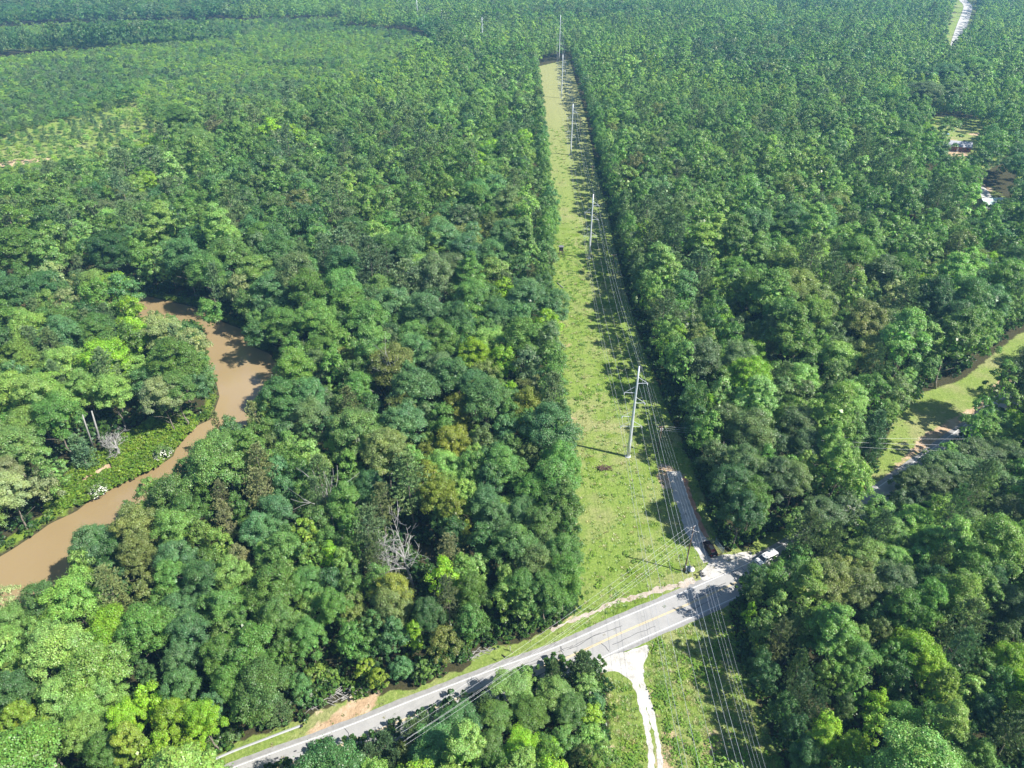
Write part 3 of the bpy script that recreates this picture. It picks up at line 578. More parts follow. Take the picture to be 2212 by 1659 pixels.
T(1, 0, [(640,630,120,'l'),(780,640,75,'t'),(860,810,105,'Y'),(920,590,100,'Y'),(1200,590,120,'g'),(1000,500,80,'L'),(1360,790,85,'g'),(1560,650,90,'w'),(1650,930,85,'t'),(1500,430,140,'g'),(1660,560,110,'l'),(1760,680,120,'t'),(1600,740,90,'g'),(1900,1050,105,'g'),
 (1200,880,120,'w'),(1050,880,90,'w'),(1250,1000,110,'w'),(1100,970,100,'g'),(880,960,110,'Y'),(200,900,130,'l'),(400,880,120,'g'),(640,930,110,'g'),(150,1120,140,'l'),(450,1150,130,'l'),(700,1120,140,'Y'),(900,1160,100,'l'),(1060,1130,100,'g'),(1300,1140,90,'s'),
 (100,700,120,'d'),(300,640,110,'d'),(100,560,85,'t'),(400,510,100,'w'),(500,620,55,'w'),(130,400,140,'g'),(350,330,100,'L'),(540,310,100,'l'),(560,830,90,'d'),(450,740,90,'w'),(700,420,120,'d'),(1440,560,90,'d'),(1830,600,100,'t'),(860,330,85,'t'),(1540,880,60,'g'),
 (60,200,120,'p'),(230,70,60,'L'),(460,230,80,'p'),(840,210,90,'p'),(1480,250,80,'p'),(930,250,60,'p'),(600,110,70,'p')])
T(1, 2, [(750,640,150,'o'),(880,760,120,'o'),(700,760,110,'o'),(1180,860,150,'o'),(1330,880,110,'q'),(1280,560,110,'q'),(1080,580,100,'b'),(1370,700,105,'w'),(930,610,70,'Y'),(490,610,90,'C'),(310,640,90,'L'),(130,390,130,'L'),(1180,370,110,'C'),(840,450,120,'l'),
 (1730,510,80,'Y'),(2020,470,70,'Y'),(1560,620,80,'Y'),(2000,600,50,'Y'),(250,310,85,'b'),(420,380,55,'b'),(250,820,80,'Y'),(30,860,55,'Y'),(170,970,45,'w'),(700,960,160,'C'),(1510,880,50,'y'),(1000,1100,75,'s'),(1370,1000,110,'q'),(1180,1100,110,'o'),(1810,1030,140,'C'),
 (1950,960,90,'C'),(1990,750,110,'t'),(2120,550,100,'t'),(360,330,90,'t'),(900,220,110,'t'),(1080,240,95,'q'),(480,250,120,'t'),(700,220,110,'t'),(1120,700,90,'t'),(560,960,90,'p'),(420,1000,80,'b'),(330,920,80,'q'),(120,1120,130,'q'),(360,1130,120,'q'),(950,960,90,'q')])
T(1, 1, [(1330,880,95,'Y'),(1200,720,130,'t'),(1380,760,110,'t'),(870,1080,110,'Y'),(1050,1120,95,'Y'),(720,730,50,'b'),(640,830,55,'b'),(460,300,55,'b'),(1230,590,50,'k'),(300,420,140,'g'),(660,330,120,'t'),(800,430,120,'t'),(1000,430,120,'t'),(1060,320,110,'t'),
 (1320,450,95,'t'),(1400,210,70,'t'),(960,240,90,'o'),(880,50,110,'t'),(1130,110,75,'o'),(700,150,100,'d'),(500,560,110,'l'),(260,660,120,'l'),(2080,540,130,'L'),(1960,300,90,'Y'),(2090,800,95,'p'),(2170,960,75,'Y'),(1830,200,50,'t'),(890,290,60,'O'),(1090,110,120,'q'),(60,690,60,'b'),(1050,650,80,'Y')])
# notable trees of the middle distance
T(0, 0, [(1180,800,110,'g'),(1640,790,100,'p'),(1880,620,90,'p'),(1900,900,90,'Y'),(1820,760,90,'l'),(1000,1080,130,'p'),(800,1090,110,'p'),(1300,930,110,'l'),(1400,830,80,'b'),(1760,860,80,'Y'),(960,1190,80,'Y'),(330,1130,100,'p'),(1560,1120,80,'g'),(2040,760,90,'g'),(930,960,70,'Y'),(860,990,60,'Y')])
T(0, 1, [(470,1100,90,'p'),(1060,1010,50,'p'),(520,300,90,'l'),(900,650,50,'Y'),(260,620,40,'y'),(1600,300,70,'g'),(210,500,80,'t'),(1860,430,90,'l'),(590,900,50,'y'),(1730,650,50,'Y'),(1900,1100,100,'b'),(1850,1190,90,'L'),(2110,1060,90,'L')])
T(0, 2, [(1300,810,60,'o'),(1190,640,0.1+60,'p'),(1420,880,110,'g'),(1580,870,60,'Y'),(1190,950,70,'t'),(1820,880,110,'C'),(2010,950,100,'g'),(1540,810,50,'o'),(1130,640,28,'b'),(1080,700,20,'b'),(800,520,90,'q'),(1700,480,110,'d'),(1560,500,90,'d'),(1900,440,110,'g'),(1560,620,110,'q'),(1750,620,90,'q'),(1400,640,80,'g'),(1280,620,70,'g')])

VISB = [(v_, (min(p[0] for p in v_), min(p[1] for p in v_), max(p[0] for p in v_), max(p[1] for p in v_))) for v_ in VIS]
def blocks(x, y, R, h):
    for (dx, z) in ((0, .62), (0, .98), (-.85, .6), (.85, .6), (-.6, .85), (.6, .85), (0, .35)):
        q = P((x + dx * R, y, z * h))
        for v_, bb in VISB:
            if bb[0] < q[0] < bb[2] and bb[1] < q[1] < bb[3] and inside(v_, [q[0]], [q[1]])[0]: return True
    return False
HAND = len(TREES)
# ---- fill the rest of the forest; kinds follow slow patches
def vnoise(x, y, s, seed):
    def h_(i, j): return (math.sin(i * 127.1 + j * 311.7 + seed * 74.7) * 43758.5453) % 1.0
    x /= s; y /= s; i = math.floor(x); j = math.floor(y); u = x - i; v = y - j; u = u * u * (3 - 2 * u); v = v * v * (3 - 2 * v)
    return (h_(i, j) * (1 - u) + h_(i + 1, j) * u) * (1 - v) + (h_(i, j + 1) * (1 - u) + h_(i + 1, j + 1) * u) * v
CELL = 8.0; HASH = {}
def put(t):
    HASH.setdefault((int(t[0] // CELL), int(t[1] // CELL)), []).append(t)
def clash(x, y, r, k):
    ci, cj = int(x // CELL), int(y // CELL)
    for i in range(ci - 2, ci + 3):
        for j in range(cj - 2, cj + 3):
            for t in HASH.get((i, j), ()):
                lim = k * (r + t[2])
                if (t[0] - x) ** 2 + (t[1] - y) ** 2 < lim * lim: return True
    return False
KEEP_OVER_WATER = []
kept = []
for t in TREES:
    sx, sy = P((t[0], t[1], t[3] * .62)); free = (440 < sx < 475 and 660 < sy < 700) or (535 < sx < 565 and 700 < sy < 745)
    if free: kept.append(t); continue
    def bad(x, y, R, h): return blocks(x, y, R, h) or sdist(RIVER, [x], [y])[0] < .3 * R or sdist(VERGE_N, [x], [y])[0] < .1 or (sdist(SOUTH, [x], [y])[0] < .1 ) or sdist(CORR, [x], [y])[0] < .2 * R
    if bad(t[0], t[1], t[2], t[3]):
        done = False
        for sc_ in (1, .88, .76, .64, .5):
            for rad in (0, 1.5, 3, 4.5, 6, 8, 10):
                for ang in range(0, 360, 30):
                    x = t[0] + rad * math.cos(R_(ang)); y = t[1] + rad * math.sin(R_(ang)); R = t[2] * sc_; h = t[3] * sc_
                    if not bad(x, y, R, h): done = True; break
                    if rad == 0: break
                if done: break
            if done: break
        if not done: continue
        t = [x, y, R, h, t[4], 1]
    if t[0] > 70 and t[1] < np.interp(t[0], NL[:, 0], NL[:, 1]) and dist_poly(NL, [t[0]], [t[1]], False)[0] < 24: t[3] = min(t[3], 13)
    kept.append(t)
TREES[:] = kept; HAND = len(TREES)
for t in TREES: put(t)
rng = np.random.default_rng(77); rr_ = random.Random(99)
def candidates(n, y0, y1, margin=45):
    """random ground points of the view (and a margin), even by area"""
    Y = np.sqrt(rng.uniform(y0 * y0, y1 * y1, n)); hw = (Y * math.cos(PITCH) + H * math.sin(PITCH)) * CXS / FS + margin
    hm = (y1 * math.cos(PITCH) + H * math.sin(PITCH)) * CXS / FS + margin
    X = rng.uniform(-1, 1, n) * hw; return X, Y
BB = (BELT.min(0), BELT.max(0))
def pick(x, y, R):
    if 600 < y < 1000 and BB[0][0] < x < BB[1][0] and BB[0][1] < y < BB[1][1] and inside(BELT, [x], [y])[0]: return rr_.choice('dqtddptdg')
    a = vnoise(x, y, 34, 1); b_ = vnoise(x, y, 95, 2); c = vnoise(x, y, 60, 7); r = rr_.random(); far = y > 520
    if rr_.random() < ((.02 if c < .72 else .25) if y < 480 else (.01 if c < .74 else .10)): return 'p'
    pal = 'gttgdtg' if a < .36 else ('gglgCgl' if a < .64 else 'qgtgqgo')
    if b_ > .6: pal = pal + 'LllL' + ('Y' if c < .5 else '')
    elif b_ < .3: pal += 'tdq'
    if y > 240 and not far: pal += 'CCLC'
    if far:
        st = vnoise(x * .8, y * .5, 85, 21)
        pal = 'LLlCLyCg' if st > .58 else ('dqtgdqt' if st < .38 else 'gltCCLgq')
    return pal[int(r * len(pal))]
def fill(n, y0, y1, rlo, rhi, k, form_young=False, region=None, gap=.25, sparse=False):
    if region is not None:
        A = np.concatenate(region); x0, y0_ = A.min(0); x1, y1_ = A.max(0)
        Y = rng.uniform(max(y0, y0_), min(y1, y1_), n); hw = (Y * math.cos(PITCH) + H * math.sin(PITCH)) * CXS / FS + 45
        X = rng.uniform(np.maximum(-hw, x0), np.minimum(hw, x1))
    else: X, Y = candidates(n, y0, y1)
    ok = np.ones(n, bool)
    if region is not None:
        ok &= np.any([inside(p_, X, Y) for p_ in region], axis=0)
    else:
        for p_ in (YOUNG, YOUNG2, YOUNG3, CLEAR): ok &= ~inside(p_, X, Y)
        ok &= ~(inside(BANK, X, Y))
    Rr = rng.uniform(rlo, rhi, n) ; ds = np.full(n, 1e9)
    for p_ in OPEN: ds = np.minimum(ds, sdist(p_, X, Y))
    ok &= ds > Rr * gap + .6
    for x, y, r in zip(X[ok], Y[ok], Rr[ok]):
        if y > 480 and not form_young and r > 3.2:
            st = vnoise(x * .8, y * .5, 85, 21); r = r * (.72 if st > .58 else (1.15 if st < .38 else 1.0))
        if clash(x, y, r, k): continue
        if not sparse and blocks(x, y, r, r * 2.5 if form_young else height_for('round', r)): continue
        if form_young:
            kd = rr_.choice('llLgtyLsp' if vnoise(x, y, 60, 4) > .45 else 'lggtPPtp'); h = r * rr_.uniform(2.0, 3.0)
        else:
            kd = pick(x, y, r); h = height_for(K[kd][0], r) * rr_.uniform(.82, 1.22)
        if 600 < y < 1000 and BB[0][0] < x < BB[1][0] and inside(BELT, [x], [y])[0] and not form_young: h *= 1.35
        t = [x, y, r, h, kd, 0]; put(t); TREES.append(t)
for edge_, sg_ in ((crt, 1), (cl, -1)):                     # trees lining the clearing on both sides
    for q in resample(edge_, 5.2):
        R = rr_.uniform(3.0, 4.3); x = q.x + sg_ * (R * .4 + rr_.uniform(0, 2.6)); y = q.y + rr_.uniform(-1.8, 1.8)
        if y < 92 or y > 760 or clash(x, y, R, .55) or blocks(x, y, R, 20): continue
        t = [x, y, R, rr_.uniform(18, 24), rr_.choice('gtqlCgC'), 0]; put(t); TREES.append(t)
fill(5000, 30, 330, 5.2, 7.0, .72); fill(9000, 30, 330, 3.4, 5.0, .69); fill(18000, 30, 330, 2.2, 3.2, .68)
fill(24000, 330, 760, 4.4, 6.2, .72); fill(40000, 330, 760, 2.7, 4.0, .70)
fill(60000, 760, 1650, 4.8, 6.6, .72, gap=.3); fill(60000, 760, 1650, 3.2, 4.5, .72, gap=.3)
YR = [YOUNG, YOUNG2, YOUNG3]
for yr_ in YR: fill(60000, 200, 1300, 1.7, 3.1, .66, True, [yr_], .1)
fill(3500, 200, 700, 1.0, 2.6, 1.15, True, [CLEAR], .1, True)

# ---- individuals in view
def zone(x, y, bush=False):
    if inside(SOUTH, [x], [y])[0]: return 'by lower gravel track'
    yr = np.interp(x, NL[:, 0], NL[:, 1])
    if y < yr: return 'south of the road' if x < 75 else 'right of side road'
    if x > 26 + (y - 90) * .012: return 'right of power line'
    if y > 330: return 'left of power line'
    ys = np.abs(RIVER[:, 1] - y) < 40; rx = RIVER[ys, 0].mean() if ys.any() else -400
    return 'left of the river' if x < rx else 'between river and power line'
ONES = 'zero one two three four five six seven eight nine ten eleven twelve thirteen fourteen fifteen sixteen seventeen eighteen nineteen'.split()
TENS = '0 10 twenty thirty forty fifty sixty seventy eighty ninety'.split()
def word(n):
    n = max(0, min(99, int(round(n)))); return ONES[n] if n < 20 else TENS[n // 10] + ('-' + ONES[n % 10] if n % 10 else '')
used = {}
def tree_label(kind, R, x, y, h):
    form, c, colw, noun = K[kind]; z = zone(x, y); sx, sy = P((x, y, h * .6)); px, py = sx / 22.12, sy / 16.59
    size = '' if form in ('cone', 'bush') else ('small ' if R < 3.2 else ('broad ' if R > 6 else ''))
    for dx, dy in ((0, 0), (.5, 0), (-.5, 0), (0, .5), (0, -.5), (1, 0), (-1, 0), (0, 1), (0, -1), (1, 1), (-1, -1)):
        l = f'{size}{colw} {noun} {z}, {word(px + dx)} percent across, {word(py + dy)} down'
        if l not in used: break
    used[l] = 1; return l
GROUPS = {'round': 'broadleaf trees of the woods', 'cone': 'broadleaf trees of the woods', 'pine': 'pines among the woods', 'cedar': 'pines among the woods', 'bush': 'bushes at the wood edges'}
order = []
for i, t in enumerate(TREES):
    sx, sy = P((t[0], t[1], t[3] * .6)); rp = t[2] / depth_of((t[0], t[1], t[3] * .6)) * FS
    vis = -rp * .5 < sx < 2212 + rp * .5 and -rp * .3 < sy < 1659 + rp * .7
    order.append((rp if vis else -1, i))
order.sort(reverse=True)
quota = {'leafy': 300, 'pine': 110, 'bush': 60}; indiv = []; rest = []
for rp, i in order:
    kd = K[TREES[i][4]][0]; q = 'pine' if kd in ('pine', 'cedar') else ('bush' if kd == 'bush' else 'leafy')
    lim = 9 if q == 'leafy' else 13
    if rp > lim and quota[q] > 0: quota[q] -= 1; indiv.append(i)
    else: rest.append(i)
def tint_of(kd, r):
    c = K[kd][1]; v = r.uniform(.76, 1.22) * 1.9; return (c[0] * v * r.uniform(1.12, 1.32), c[1] * v * .97, c[2] * v * r.uniform(.85, 1.2), 1)
NAMES = {'round': 'broadleaf_tree', 'cone': 'tall_broadleaf_tree', 'pine': 'pine_tree', 'cedar': 'pine_tree', 'bush': 'bush'}
r2 = random.Random(4)
for i in indiv:
    x, y, R, h, kd, hand = TREES[i]; form = K[kd][0]
    e = empty(NAMES[form], (x, y, 0), tree_label(kd, R, x, y, h), 'bush' if form == 'bush' else 'tree', GROUPS[form], r2.uniform(0, 6.28))
    sxy = R / NOMR[form]; sz = h / NOMH[form]; e.scale = (sxy, sxy, sz)
    c = bpy.data.objects.new('crown', r2.choice(HI[form])); COL.objects.link(c); c.parent = e; c.color = tint_of(kd, r2)
    t = bpy.data.objects.new('trunk' if form != 'bush' else 'stem', r2.choice(TR[form])); COL.objects.link(t); t.parent = e

# ------------------------------------------------------------------ stuff: one object each, instanced by geometry nodes
def stuff(name, protos, pts, rot, scl, tint, idx, label, cat):
    pc = bpy.data.collections.new(name + '_forms')
    for k, me in enumerate(protos):
        ob = bpy.data.objects.new('%s_form_%02d' % (name, k), me); pc.objects.link(ob)
    me = bpy.data.meshes.new(name); n = len(pts); me.vertices.add(n); me.vertices.foreach_set('co', np.asarray(pts, np.float32).ravel())
    for an, ty, prop, arr in (('rot', 'FLOAT_VECTOR', 'vector', rot), ('scl', 'FLOAT_VECTOR', 'vector', scl), ('tint', 'FLOAT_COLOR', 'color', tint), ('form', 'INT', 'value', idx)):
        a = me.attributes.new(an, ty, 'POINT'); a.data.foreach_set(prop, np.asarray(arr, np.int32 if ty == 'INT' else np.float32).ravel())
    ob = bpy.data.objects.new(name, me); COL.objects.link(ob); tag(ob, label, cat, None, 'stuff')
    g = bpy.data.node_groups.new(name, 'GeometryNodeTree')
    g.interface.new_socket('Geometry', in_out='INPUT', socket_type='NodeSocketGeometry'); g.interface.new_socket('Geometry', in_out='OUTPUT', socket_type='NodeSocketGeometry')
    gi = g.nodes.new('NodeGroupInput'); go = g.nodes.new('NodeGroupOutput'); ip = g.nodes.new('GeometryNodeInstanceOnPoints')
    ci = g.nodes.new('GeometryNodeCollectionInfo'); ci.inputs['Collection'].default_value = pc; ci.inputs['Separate Children'].default_value = True; ci.inputs['Reset Children'].default_value = True
    def na(nm, ty):
        a = g.nodes.new('GeometryNodeInputNamedAttribute'); a.data_type = ty; a.inputs['Name'].default_value = nm
        return [s for s in a.outputs if s.enabled and s.name == 'Attribute'][0]
    g.links.new(gi.outputs[0], ip.inputs['Points']); g.links.new(ci.outputs[0], ip.inputs['Instance']); ip.inputs['Pick Instance'].default_value = True
    g.links.new(na('form', 'INT'), ip.inputs['Instance Index']); g.links.new(na('rot', 'FLOAT_VECTOR'), ip.inputs['Rotation']); g.links.new(na('scl', 'FLOAT_VECTOR'), ip.inputs['Scale'])
    g.links.new(ip.outputs[0], go.inputs[0])
    md = ob.modifiers.new('scatter', 'NODES'); md.node_group = g
    return ob
protos = []; base = {}
for lod, dct in (('mi', MI), ('lo', LO)):
    for fm in ('round', 'cone', 'bush', 'pine', 'cedar'):
        base[(lod, fm)] = (len(protos), len(dct[fm])); protos += dct[fm]
def scatter_trees(name, sel, label, cat):
    pts, rot, scl, tn, ix = [], [], [], [], []
    for i in sel:
        x, y, R, h, kd, hand = TREES[i]; form = K[kd][0]; lod = 'mi' if y < 560 else 'lo'
        ty = tint_of(kd, r2)
        if name == 'young_plantation': ty = (ty[0] * 1.18, ty[1] * 1.12, ty[2] * 1.1, 1)
        b0, n = base[(lod, form)]; ix.append(b0 + r2.randrange(n)); pts.append((x, y, 0)); rot.append((0, 0, r2.uniform(0, 6.28)))
        s = R / NOMR[form] * (1.08 if lod == 'lo' else 1.0); scl.append((s, s, h / NOMH[form])); tn.append(ty)
    return stuff(name, protos, pts, rot, scl, tn, ix, label, cat)
young = [i for i in rest if TREES[i][2] < 2.65 and TREES[i][1] > 200 and (inside(YOUNG, [TREES[i][0]], [TREES[i][1]])[0] or inside(YOUNG2, [TREES[i][0]], [TREES[i][1]])[0] or inside(YOUNG3, [TREES[i][0]], [TREES[i][1]])[0] or inside(CLEAR, [TREES[i][0]], [TREES[i][1]])[0])]
ys_ = set(young); wood = [i for i in rest if i not in ys_]
scatter_trees('woodland', wood, 'dense mixed broadleaf and pine forest stretching back to the hazy distance', 'forest')
scatter_trees('young_plantation', young, 'low light green scrubby young trees filling the upper left cutover land', 'young trees')
# weeds, grass tufts and undergrowth
wd = [crown_mesh('weed_clump', 500 + i, 1.0, 1.1, 0, 6, 3, 9, .32, M['leafi'], 'round', .7) for i in range(4)]
def tuft(seed):
    rg = np.random.default_rng(seed); n = 26; a = rg.uniform(0, 6.28, n); r = rg.uniform(0, .5, n); c = np.stack([np.cos(a) * r, np.sin(a) * r, np.zeros(n)], 1)
    u = np.stack([np.cos(a) * .5, np.sin(a) * .5, np.ones(n)], 1) * rg.uniform(.35, .7, (n, 1)); p = np.stack([-np.sin(a), np.cos(a), np.zeros(n)], 1) * .07
    return leafmesh('grass_tuft', np.stack([c - p, c + p, c + u + p * .4, c + u - p * .4], 1), rg, M['leafi'])
tf = [tuft(600 + i) for i in range(3)]
pts, rot, scl, tn, ix = [], [], [], [], []
def add_w(x, y, s, c, k, sz=1.0):
    pts.append((x, y, 0)); rot.append((0, 0, rr_.uniform(0, 6.28))); scl.append((s, s, s * sz)); tn.append((*c, 1)); ix.append(k)
GP = [(.24,.32,.07), (.19,.28,.055), (.31,.34,.12), (.35,.33,.16), (.16,.26,.045)]
def grassfill(pl, n, y0=0, y1=400, weedp=.25, excl=None):
    x0, ya = pl.min(0); x1, yb = pl.max(0); ya = max(ya, y0); yb = min(yb, y1)
    X = rng.uniform(x0, x1, n); Y = rng.uniform(ya, yb, n); ok = inside(pl, X, Y)
    ok &= ~((dist_poly(NL, X, Y, False) < 1.3)); dpath = np.array([tuple(p)[:2] for p in drive[::4]]); tp = np.array([tuple(p)[:2] for p in track[::4]])
    ok &= dist_poly(dpath, X, Y, False) > 2.6; ok &= sdist(poly([(1286,1436),(1320,1414),(1398,1394),(1400,1412),(1390,1462),(1372,1478),(1296,1452)]), X, Y) > .2; ok &= dist_poly(tp, X, Y, False) > 1.7
    yr = np.interp(X, NL[:, 0], NL[:, 1]); ok &= ~((Y < yr) & (Y > yr - 8.6))
    for x, y in zip(X[ok], Y[ok]):
        v = vnoise(x, y, 9, 11)
        if rr_.random() < weedp * (2.2 if v > .62 else .12): add_w(x, y, rr_.uniform(.3, .8), rr_.choice([(.22,.36,.045), (.17,.30,.04), (.26,.39,.05)]), rr_.randrange(4), .6)
        else: add_w(x, y, rr_.uniform(.5, 1.1) * (1 + max(0, y - 150) / 300), rr_.choice(GP), 4 + rr_.randrange(3), .35)
grassfill(CORR, 4200, 0, 300, .2); grassfill(SOUTH, 3200, 0, 200, .25)
grassfill(CORR, 500, 300, 500, .2)
X = rng.uniform(-60, 120, 5000); Y = rng.uniform(50, 170, 5000); ok = inside(VERGE_N, X, Y) & (dist_poly(NL, X, Y, False) > 1.2)
for x, y in zip(X[ok], Y[ok]): add_w(x, y, rr_.uniform(.25, .6), rr_.choice([(.14,.19,.04), (.2,.22,.07), (.27,.25,.12), (.3,.24,.14)]), 4 + rr_.randrange(3), .45)
stuff('grass_and_weeds', wd + tf, pts, rot, scl, tn, ix, 'rough yellow green grass and leafy weeds covering the power line clearing', 'grass')
pts, rot, scl, tn, ix = [], [], [], [], []
X = rng.uniform(BANK[:, 0].min(), BANK[:, 0].max(), 2600); Y = rng.uniform(BANK[:, 1].min(), BANK[:, 1].max(), 2600); ok = inside(BANK, X, Y)
for q in [(190,1035),(215,1020),(235,1008)]:
    g_ = G(*q); ok &= np.hypot(X - g_[0], Y - g_[1]) > 1.6
for x, y in zip(X[ok], Y[ok]): add_w(x, y, rr_.uniform(.5, 1.5), rr_.choice([(.15,.25,.025), (.19,.29,.03), (.11,.20,.02), (.22,.30,.04)]), rr_.randrange(4), .9)
# along the river and the wood edges
xb = rng.uniform(-200, 70, 60000); yb = rng.uniform(50, 330, 60000); d_ = sdist(RIVER, xb, yb); ok = (d_ > .2) & (d_ < 3.2) & (rng.random(60000) < .5)
for x, y in zip(xb[ok], yb[ok]): add_w(x, y, rr_.uniform(.6, 1.5), rr_.choice([(.09,.17,.025), (.06,.13,.025), (.13,.21,.04)]), rr_.randrange(4), .9)
xb = rng.uniform(-60, 130, 90000); yb = rng.uniform(45, 420, 90000)
for pl_ in (CORR, VERGE_N, SOUTH):
    d_ = sdist(pl_, xb, yb); ok = (d_ > .3) & (d_ < 3.5) & (rng.random(90000) < .35)
    for p2_ in (CORR, VERGE_N, SOUTH): ok &= sdist(p2_, xb, yb) > .3
    yr = np.interp(xb, NL[:, 0], NL[:, 1]); ok &= ~((yb < yr + 1.5) & (yb > yr - 8))
    for x, y in zip(xb[ok], yb[ok]): add_w(x, y, rr_.uniform(.8, 2.1), rr_.choice([(.07,.14,.03), (.05,.11,.028), (.10,.18,.03)]), rr_.randrange(4), 1.1)
# floor of the near woods
xb = rng.uniform(-190, 200, 14000); yb = rng.uniform(40, 260, 14000); ok = np.ones(14000, bool)
for p_ in OPEN + [BANK]: ok &= sdist(p_, xb, yb) > 2
for x, y in zip(xb[ok], yb[ok]): add_w(x, y, rr_.uniform(.9, 2.6), rr_.choice([(.06,.12,.03), (.045,.10,.03), (.08,.15,.03)]), rr_.randrange(4), 1.1)
stuff('undergrowth', wd, pts, rot, scl, tn, ix, 'dense green undergrowth along the river banks and under the wood edges', 'undergrowth')

# ------------------------------------------------------------------ dead trees, bare trunks, flowering bushes
def dead(sx, sy, h, r, seed, label, spread=.5, leanx=0.0, rz=0.0, depth=5):
    p = G(sx, sy); e = empty('dead_tree', p, label, 'dead tree', None, rz)
    o = bpy.data.objects.new('trunk', dead_mesh('dead_branches', seed, h, r, M['deadwood'], spread, depth, leanx)); COL.objects.link(o); o.parent = e
dead(893, 1270, 19, .34, 1, 'large bare white dead tree among dark trees above the road', .62)
dead(262, 985, 9, .3, 5, 'bare grey fan shaped dead tree on the left river bank', .8, -.3)
dead(842, 885, 24, .2, 9, 'thin bare snag poking out of the wood left of the clearing', .35, 0, 0, 3)
dead(232, 745, 12, .28, 12, 'bleached dead tree left of the pond below the pale willows', .75, -.4)
dead(722, 1150, 22, .25, 17, 'tall dead pine snag with bare stubs in the riverside wood', .3, 0, 0, 2)
for k, (x0, y0, x1, y1, r_, lb) in enumerate([(205,978,178,896,.28,'slender pale bare trunk leaning left, farther from the grey dead tree'),(222,972,198,888,.33,'slender bare trunk leaning left, nearest to the grey dead tree'),(330,900,312,842,.2,'thin pale bare trunk standing above the river bend')]):
    a = G(x0, y0); b_ = G(x1, y1, 15 if k < 2 else 12); mb = MB(); mb.tube([Vector((0,0,0)), (b_ - a) * .5, b_ - a], [r_, r_ * .8, r_ * .5], 7)
    e = empty('bare_trunk', a, lb, 'tree trunk'); mb.build('trunk', M['deadwood'], e, True)
for k, (sx, sy, R) in enumerate([(355,988,2.8), (215,1068,2.4)]):
    g_ = G(sx, sy); e = empty('flowering_bush', g_, ('white flowering bush at the narrow bend of the river', 'white flowering bush on the bank near the sandy path')[k], 'bush')
    o = bpy.data.objects.new('crown', HI['bush'][k]); COL.objects.link(o); o.parent = e; o.scale = (R / 2.4,) * 3; o.color = (.14,.22,.05,1)
    rg = np.random.default_rng(k); u = sph(rg, 240, .1); me = leafmesh('blossoms', quads(u * rg.uniform(.8, 1.05, (240, 1)) * np.array([R * .95, R * .95, R * .85]) + np.array([0, 0, R * .35]), u + rg.normal(size=(240, 3)) * .4, rg.uniform(.12, .38, 240), rg), rg, noisy('blossom', (.6,.62,.5), (.8,.8,.72), 2))
    o = bpy.data.objects.new('blossoms', me); COL.objects.link(o); o.parent = e
def log_(name, pts, r, label, cat, mt=None):
    mb = MB(); mb.tube(pts, [r, r * .85, r * .6][:len(pts)] if len(pts) > 2 else [r, r * .7], 7); o = mb.build(name, mt or M['deadwood'], None, True); return tag(o, label, cat)
log_('fallen_log', [G(1203,610,.2), G(1217,622,.25)], .2, 'pale fallen log lying on the left edge of the clearing', 'log')
for k, (sx, sy) in enumerate([(1305, 1013)]):
    p = G(sx, sy); mb = MB(); rg = random.Random(3)
    for j in range(34):
        a = rg.uniform(0, 3.14); c = Vector((rg.uniform(-1.5, 1.5), rg.uniform(-.7, .7), rg.uniform(.1, .7))); d = Vector((math.cos(a), math.sin(a), rg.uniform(-.25, .25))) * rg.uniform(.5, 1.3); mb.bar(c - d, c + d, rg.uniform(.04, .10), 5)
    o = mb.build('brush_pile', noisy('dark_sticks', (.06,.035,.025), (.16,.11,.08), 2)); o.location = p; tag(o, 'dark heap of cut branches lying in the grass below the nearest steel pole', 'brush pile')
mb = MB(); rg = random.Random(13); p = G(742, 1500)
for j in range(70):
    a = rg.uniform(-.6, .9); c = Vector((rg.uniform(-6, 6), rg.uniform(-1.3, 1.3) , rg.uniform(.1, .9))); c.y += c.x * .42; d = Vector((math.cos(a), math.sin(a), rg.uniform(-.3, .3))) * rg.uniform(.5, 1.8); mb.bar(c - d, c + d, rg.uniform(.03, .09), 5)
o = mb.build('brush_pile', M['deadwood']); o.location = p; tag(o, 'pale tangle of dead branches on the bank above the end of the guardrail', 'brush pile')
mb = MB(); rg = random.Random(14); p = G(1035, 1412)
for j in range(36):
    a = rg.uniform(-.6, .9); c = Vector((rg.uniform(-3.5, 3.5), rg.uniform(-.8, .8) , rg.uniform(.05, .4))); c.y += c.x * .45; d = Vector((math.cos(a), math.sin(a), rg.uniform(-.2, .2))) * rg.uniform(.4, 1.2); mb.bar(c - d, c + d, rg.uniform(.025, .07), 5)
o = mb.build('brush_pile', M['deadwood']); o.location = p; tag(o, 'thin scatter of dead branches on the verge beside the small black sign', 'brush pile')

# ------------------------------------------------------------------ power line
def catenary(a, b_, sag, n=14):
    a, b_ = Vector(a), Vector(b_); return [a.lerp(b_, i / n) - Vector((0, 0, sag * 4 * (i / n) * (1 - i / n))) for i in range(n + 1)]
POLES = [G(x / 1.3888, y / 1.3888) for x, y in [(1884,1370),(1767,775),(1712,465),(1684,294),(1677,183)]]
hts = [29.8, 28.5, 30, 32, 41]
dirv = (POLES[1] - POLES[0]).normalized(); P0 = POLES[0] - dirv * 128
lab = ['nearest tall galvanised steel pole with bracket arms in the grassy clearing', 'second tall steel pole up the clearing, level with the deer stand', 'third tall steel pole up the clearing, on straw coloured grass',
       'fourth tall steel pole, just before the far end of the clearing', 'tallest steel pole at the far end of the clearing by the tree wall']
right = Vector((dirv.y, -dirv.x, 0))
ARMS = [(1, .83, 2.7), (1, .62, 2.7), (1, .36, 2.7), (-1, .73, 3.0), (-1, .47, 2.9), (-1, .36, 2.9)]
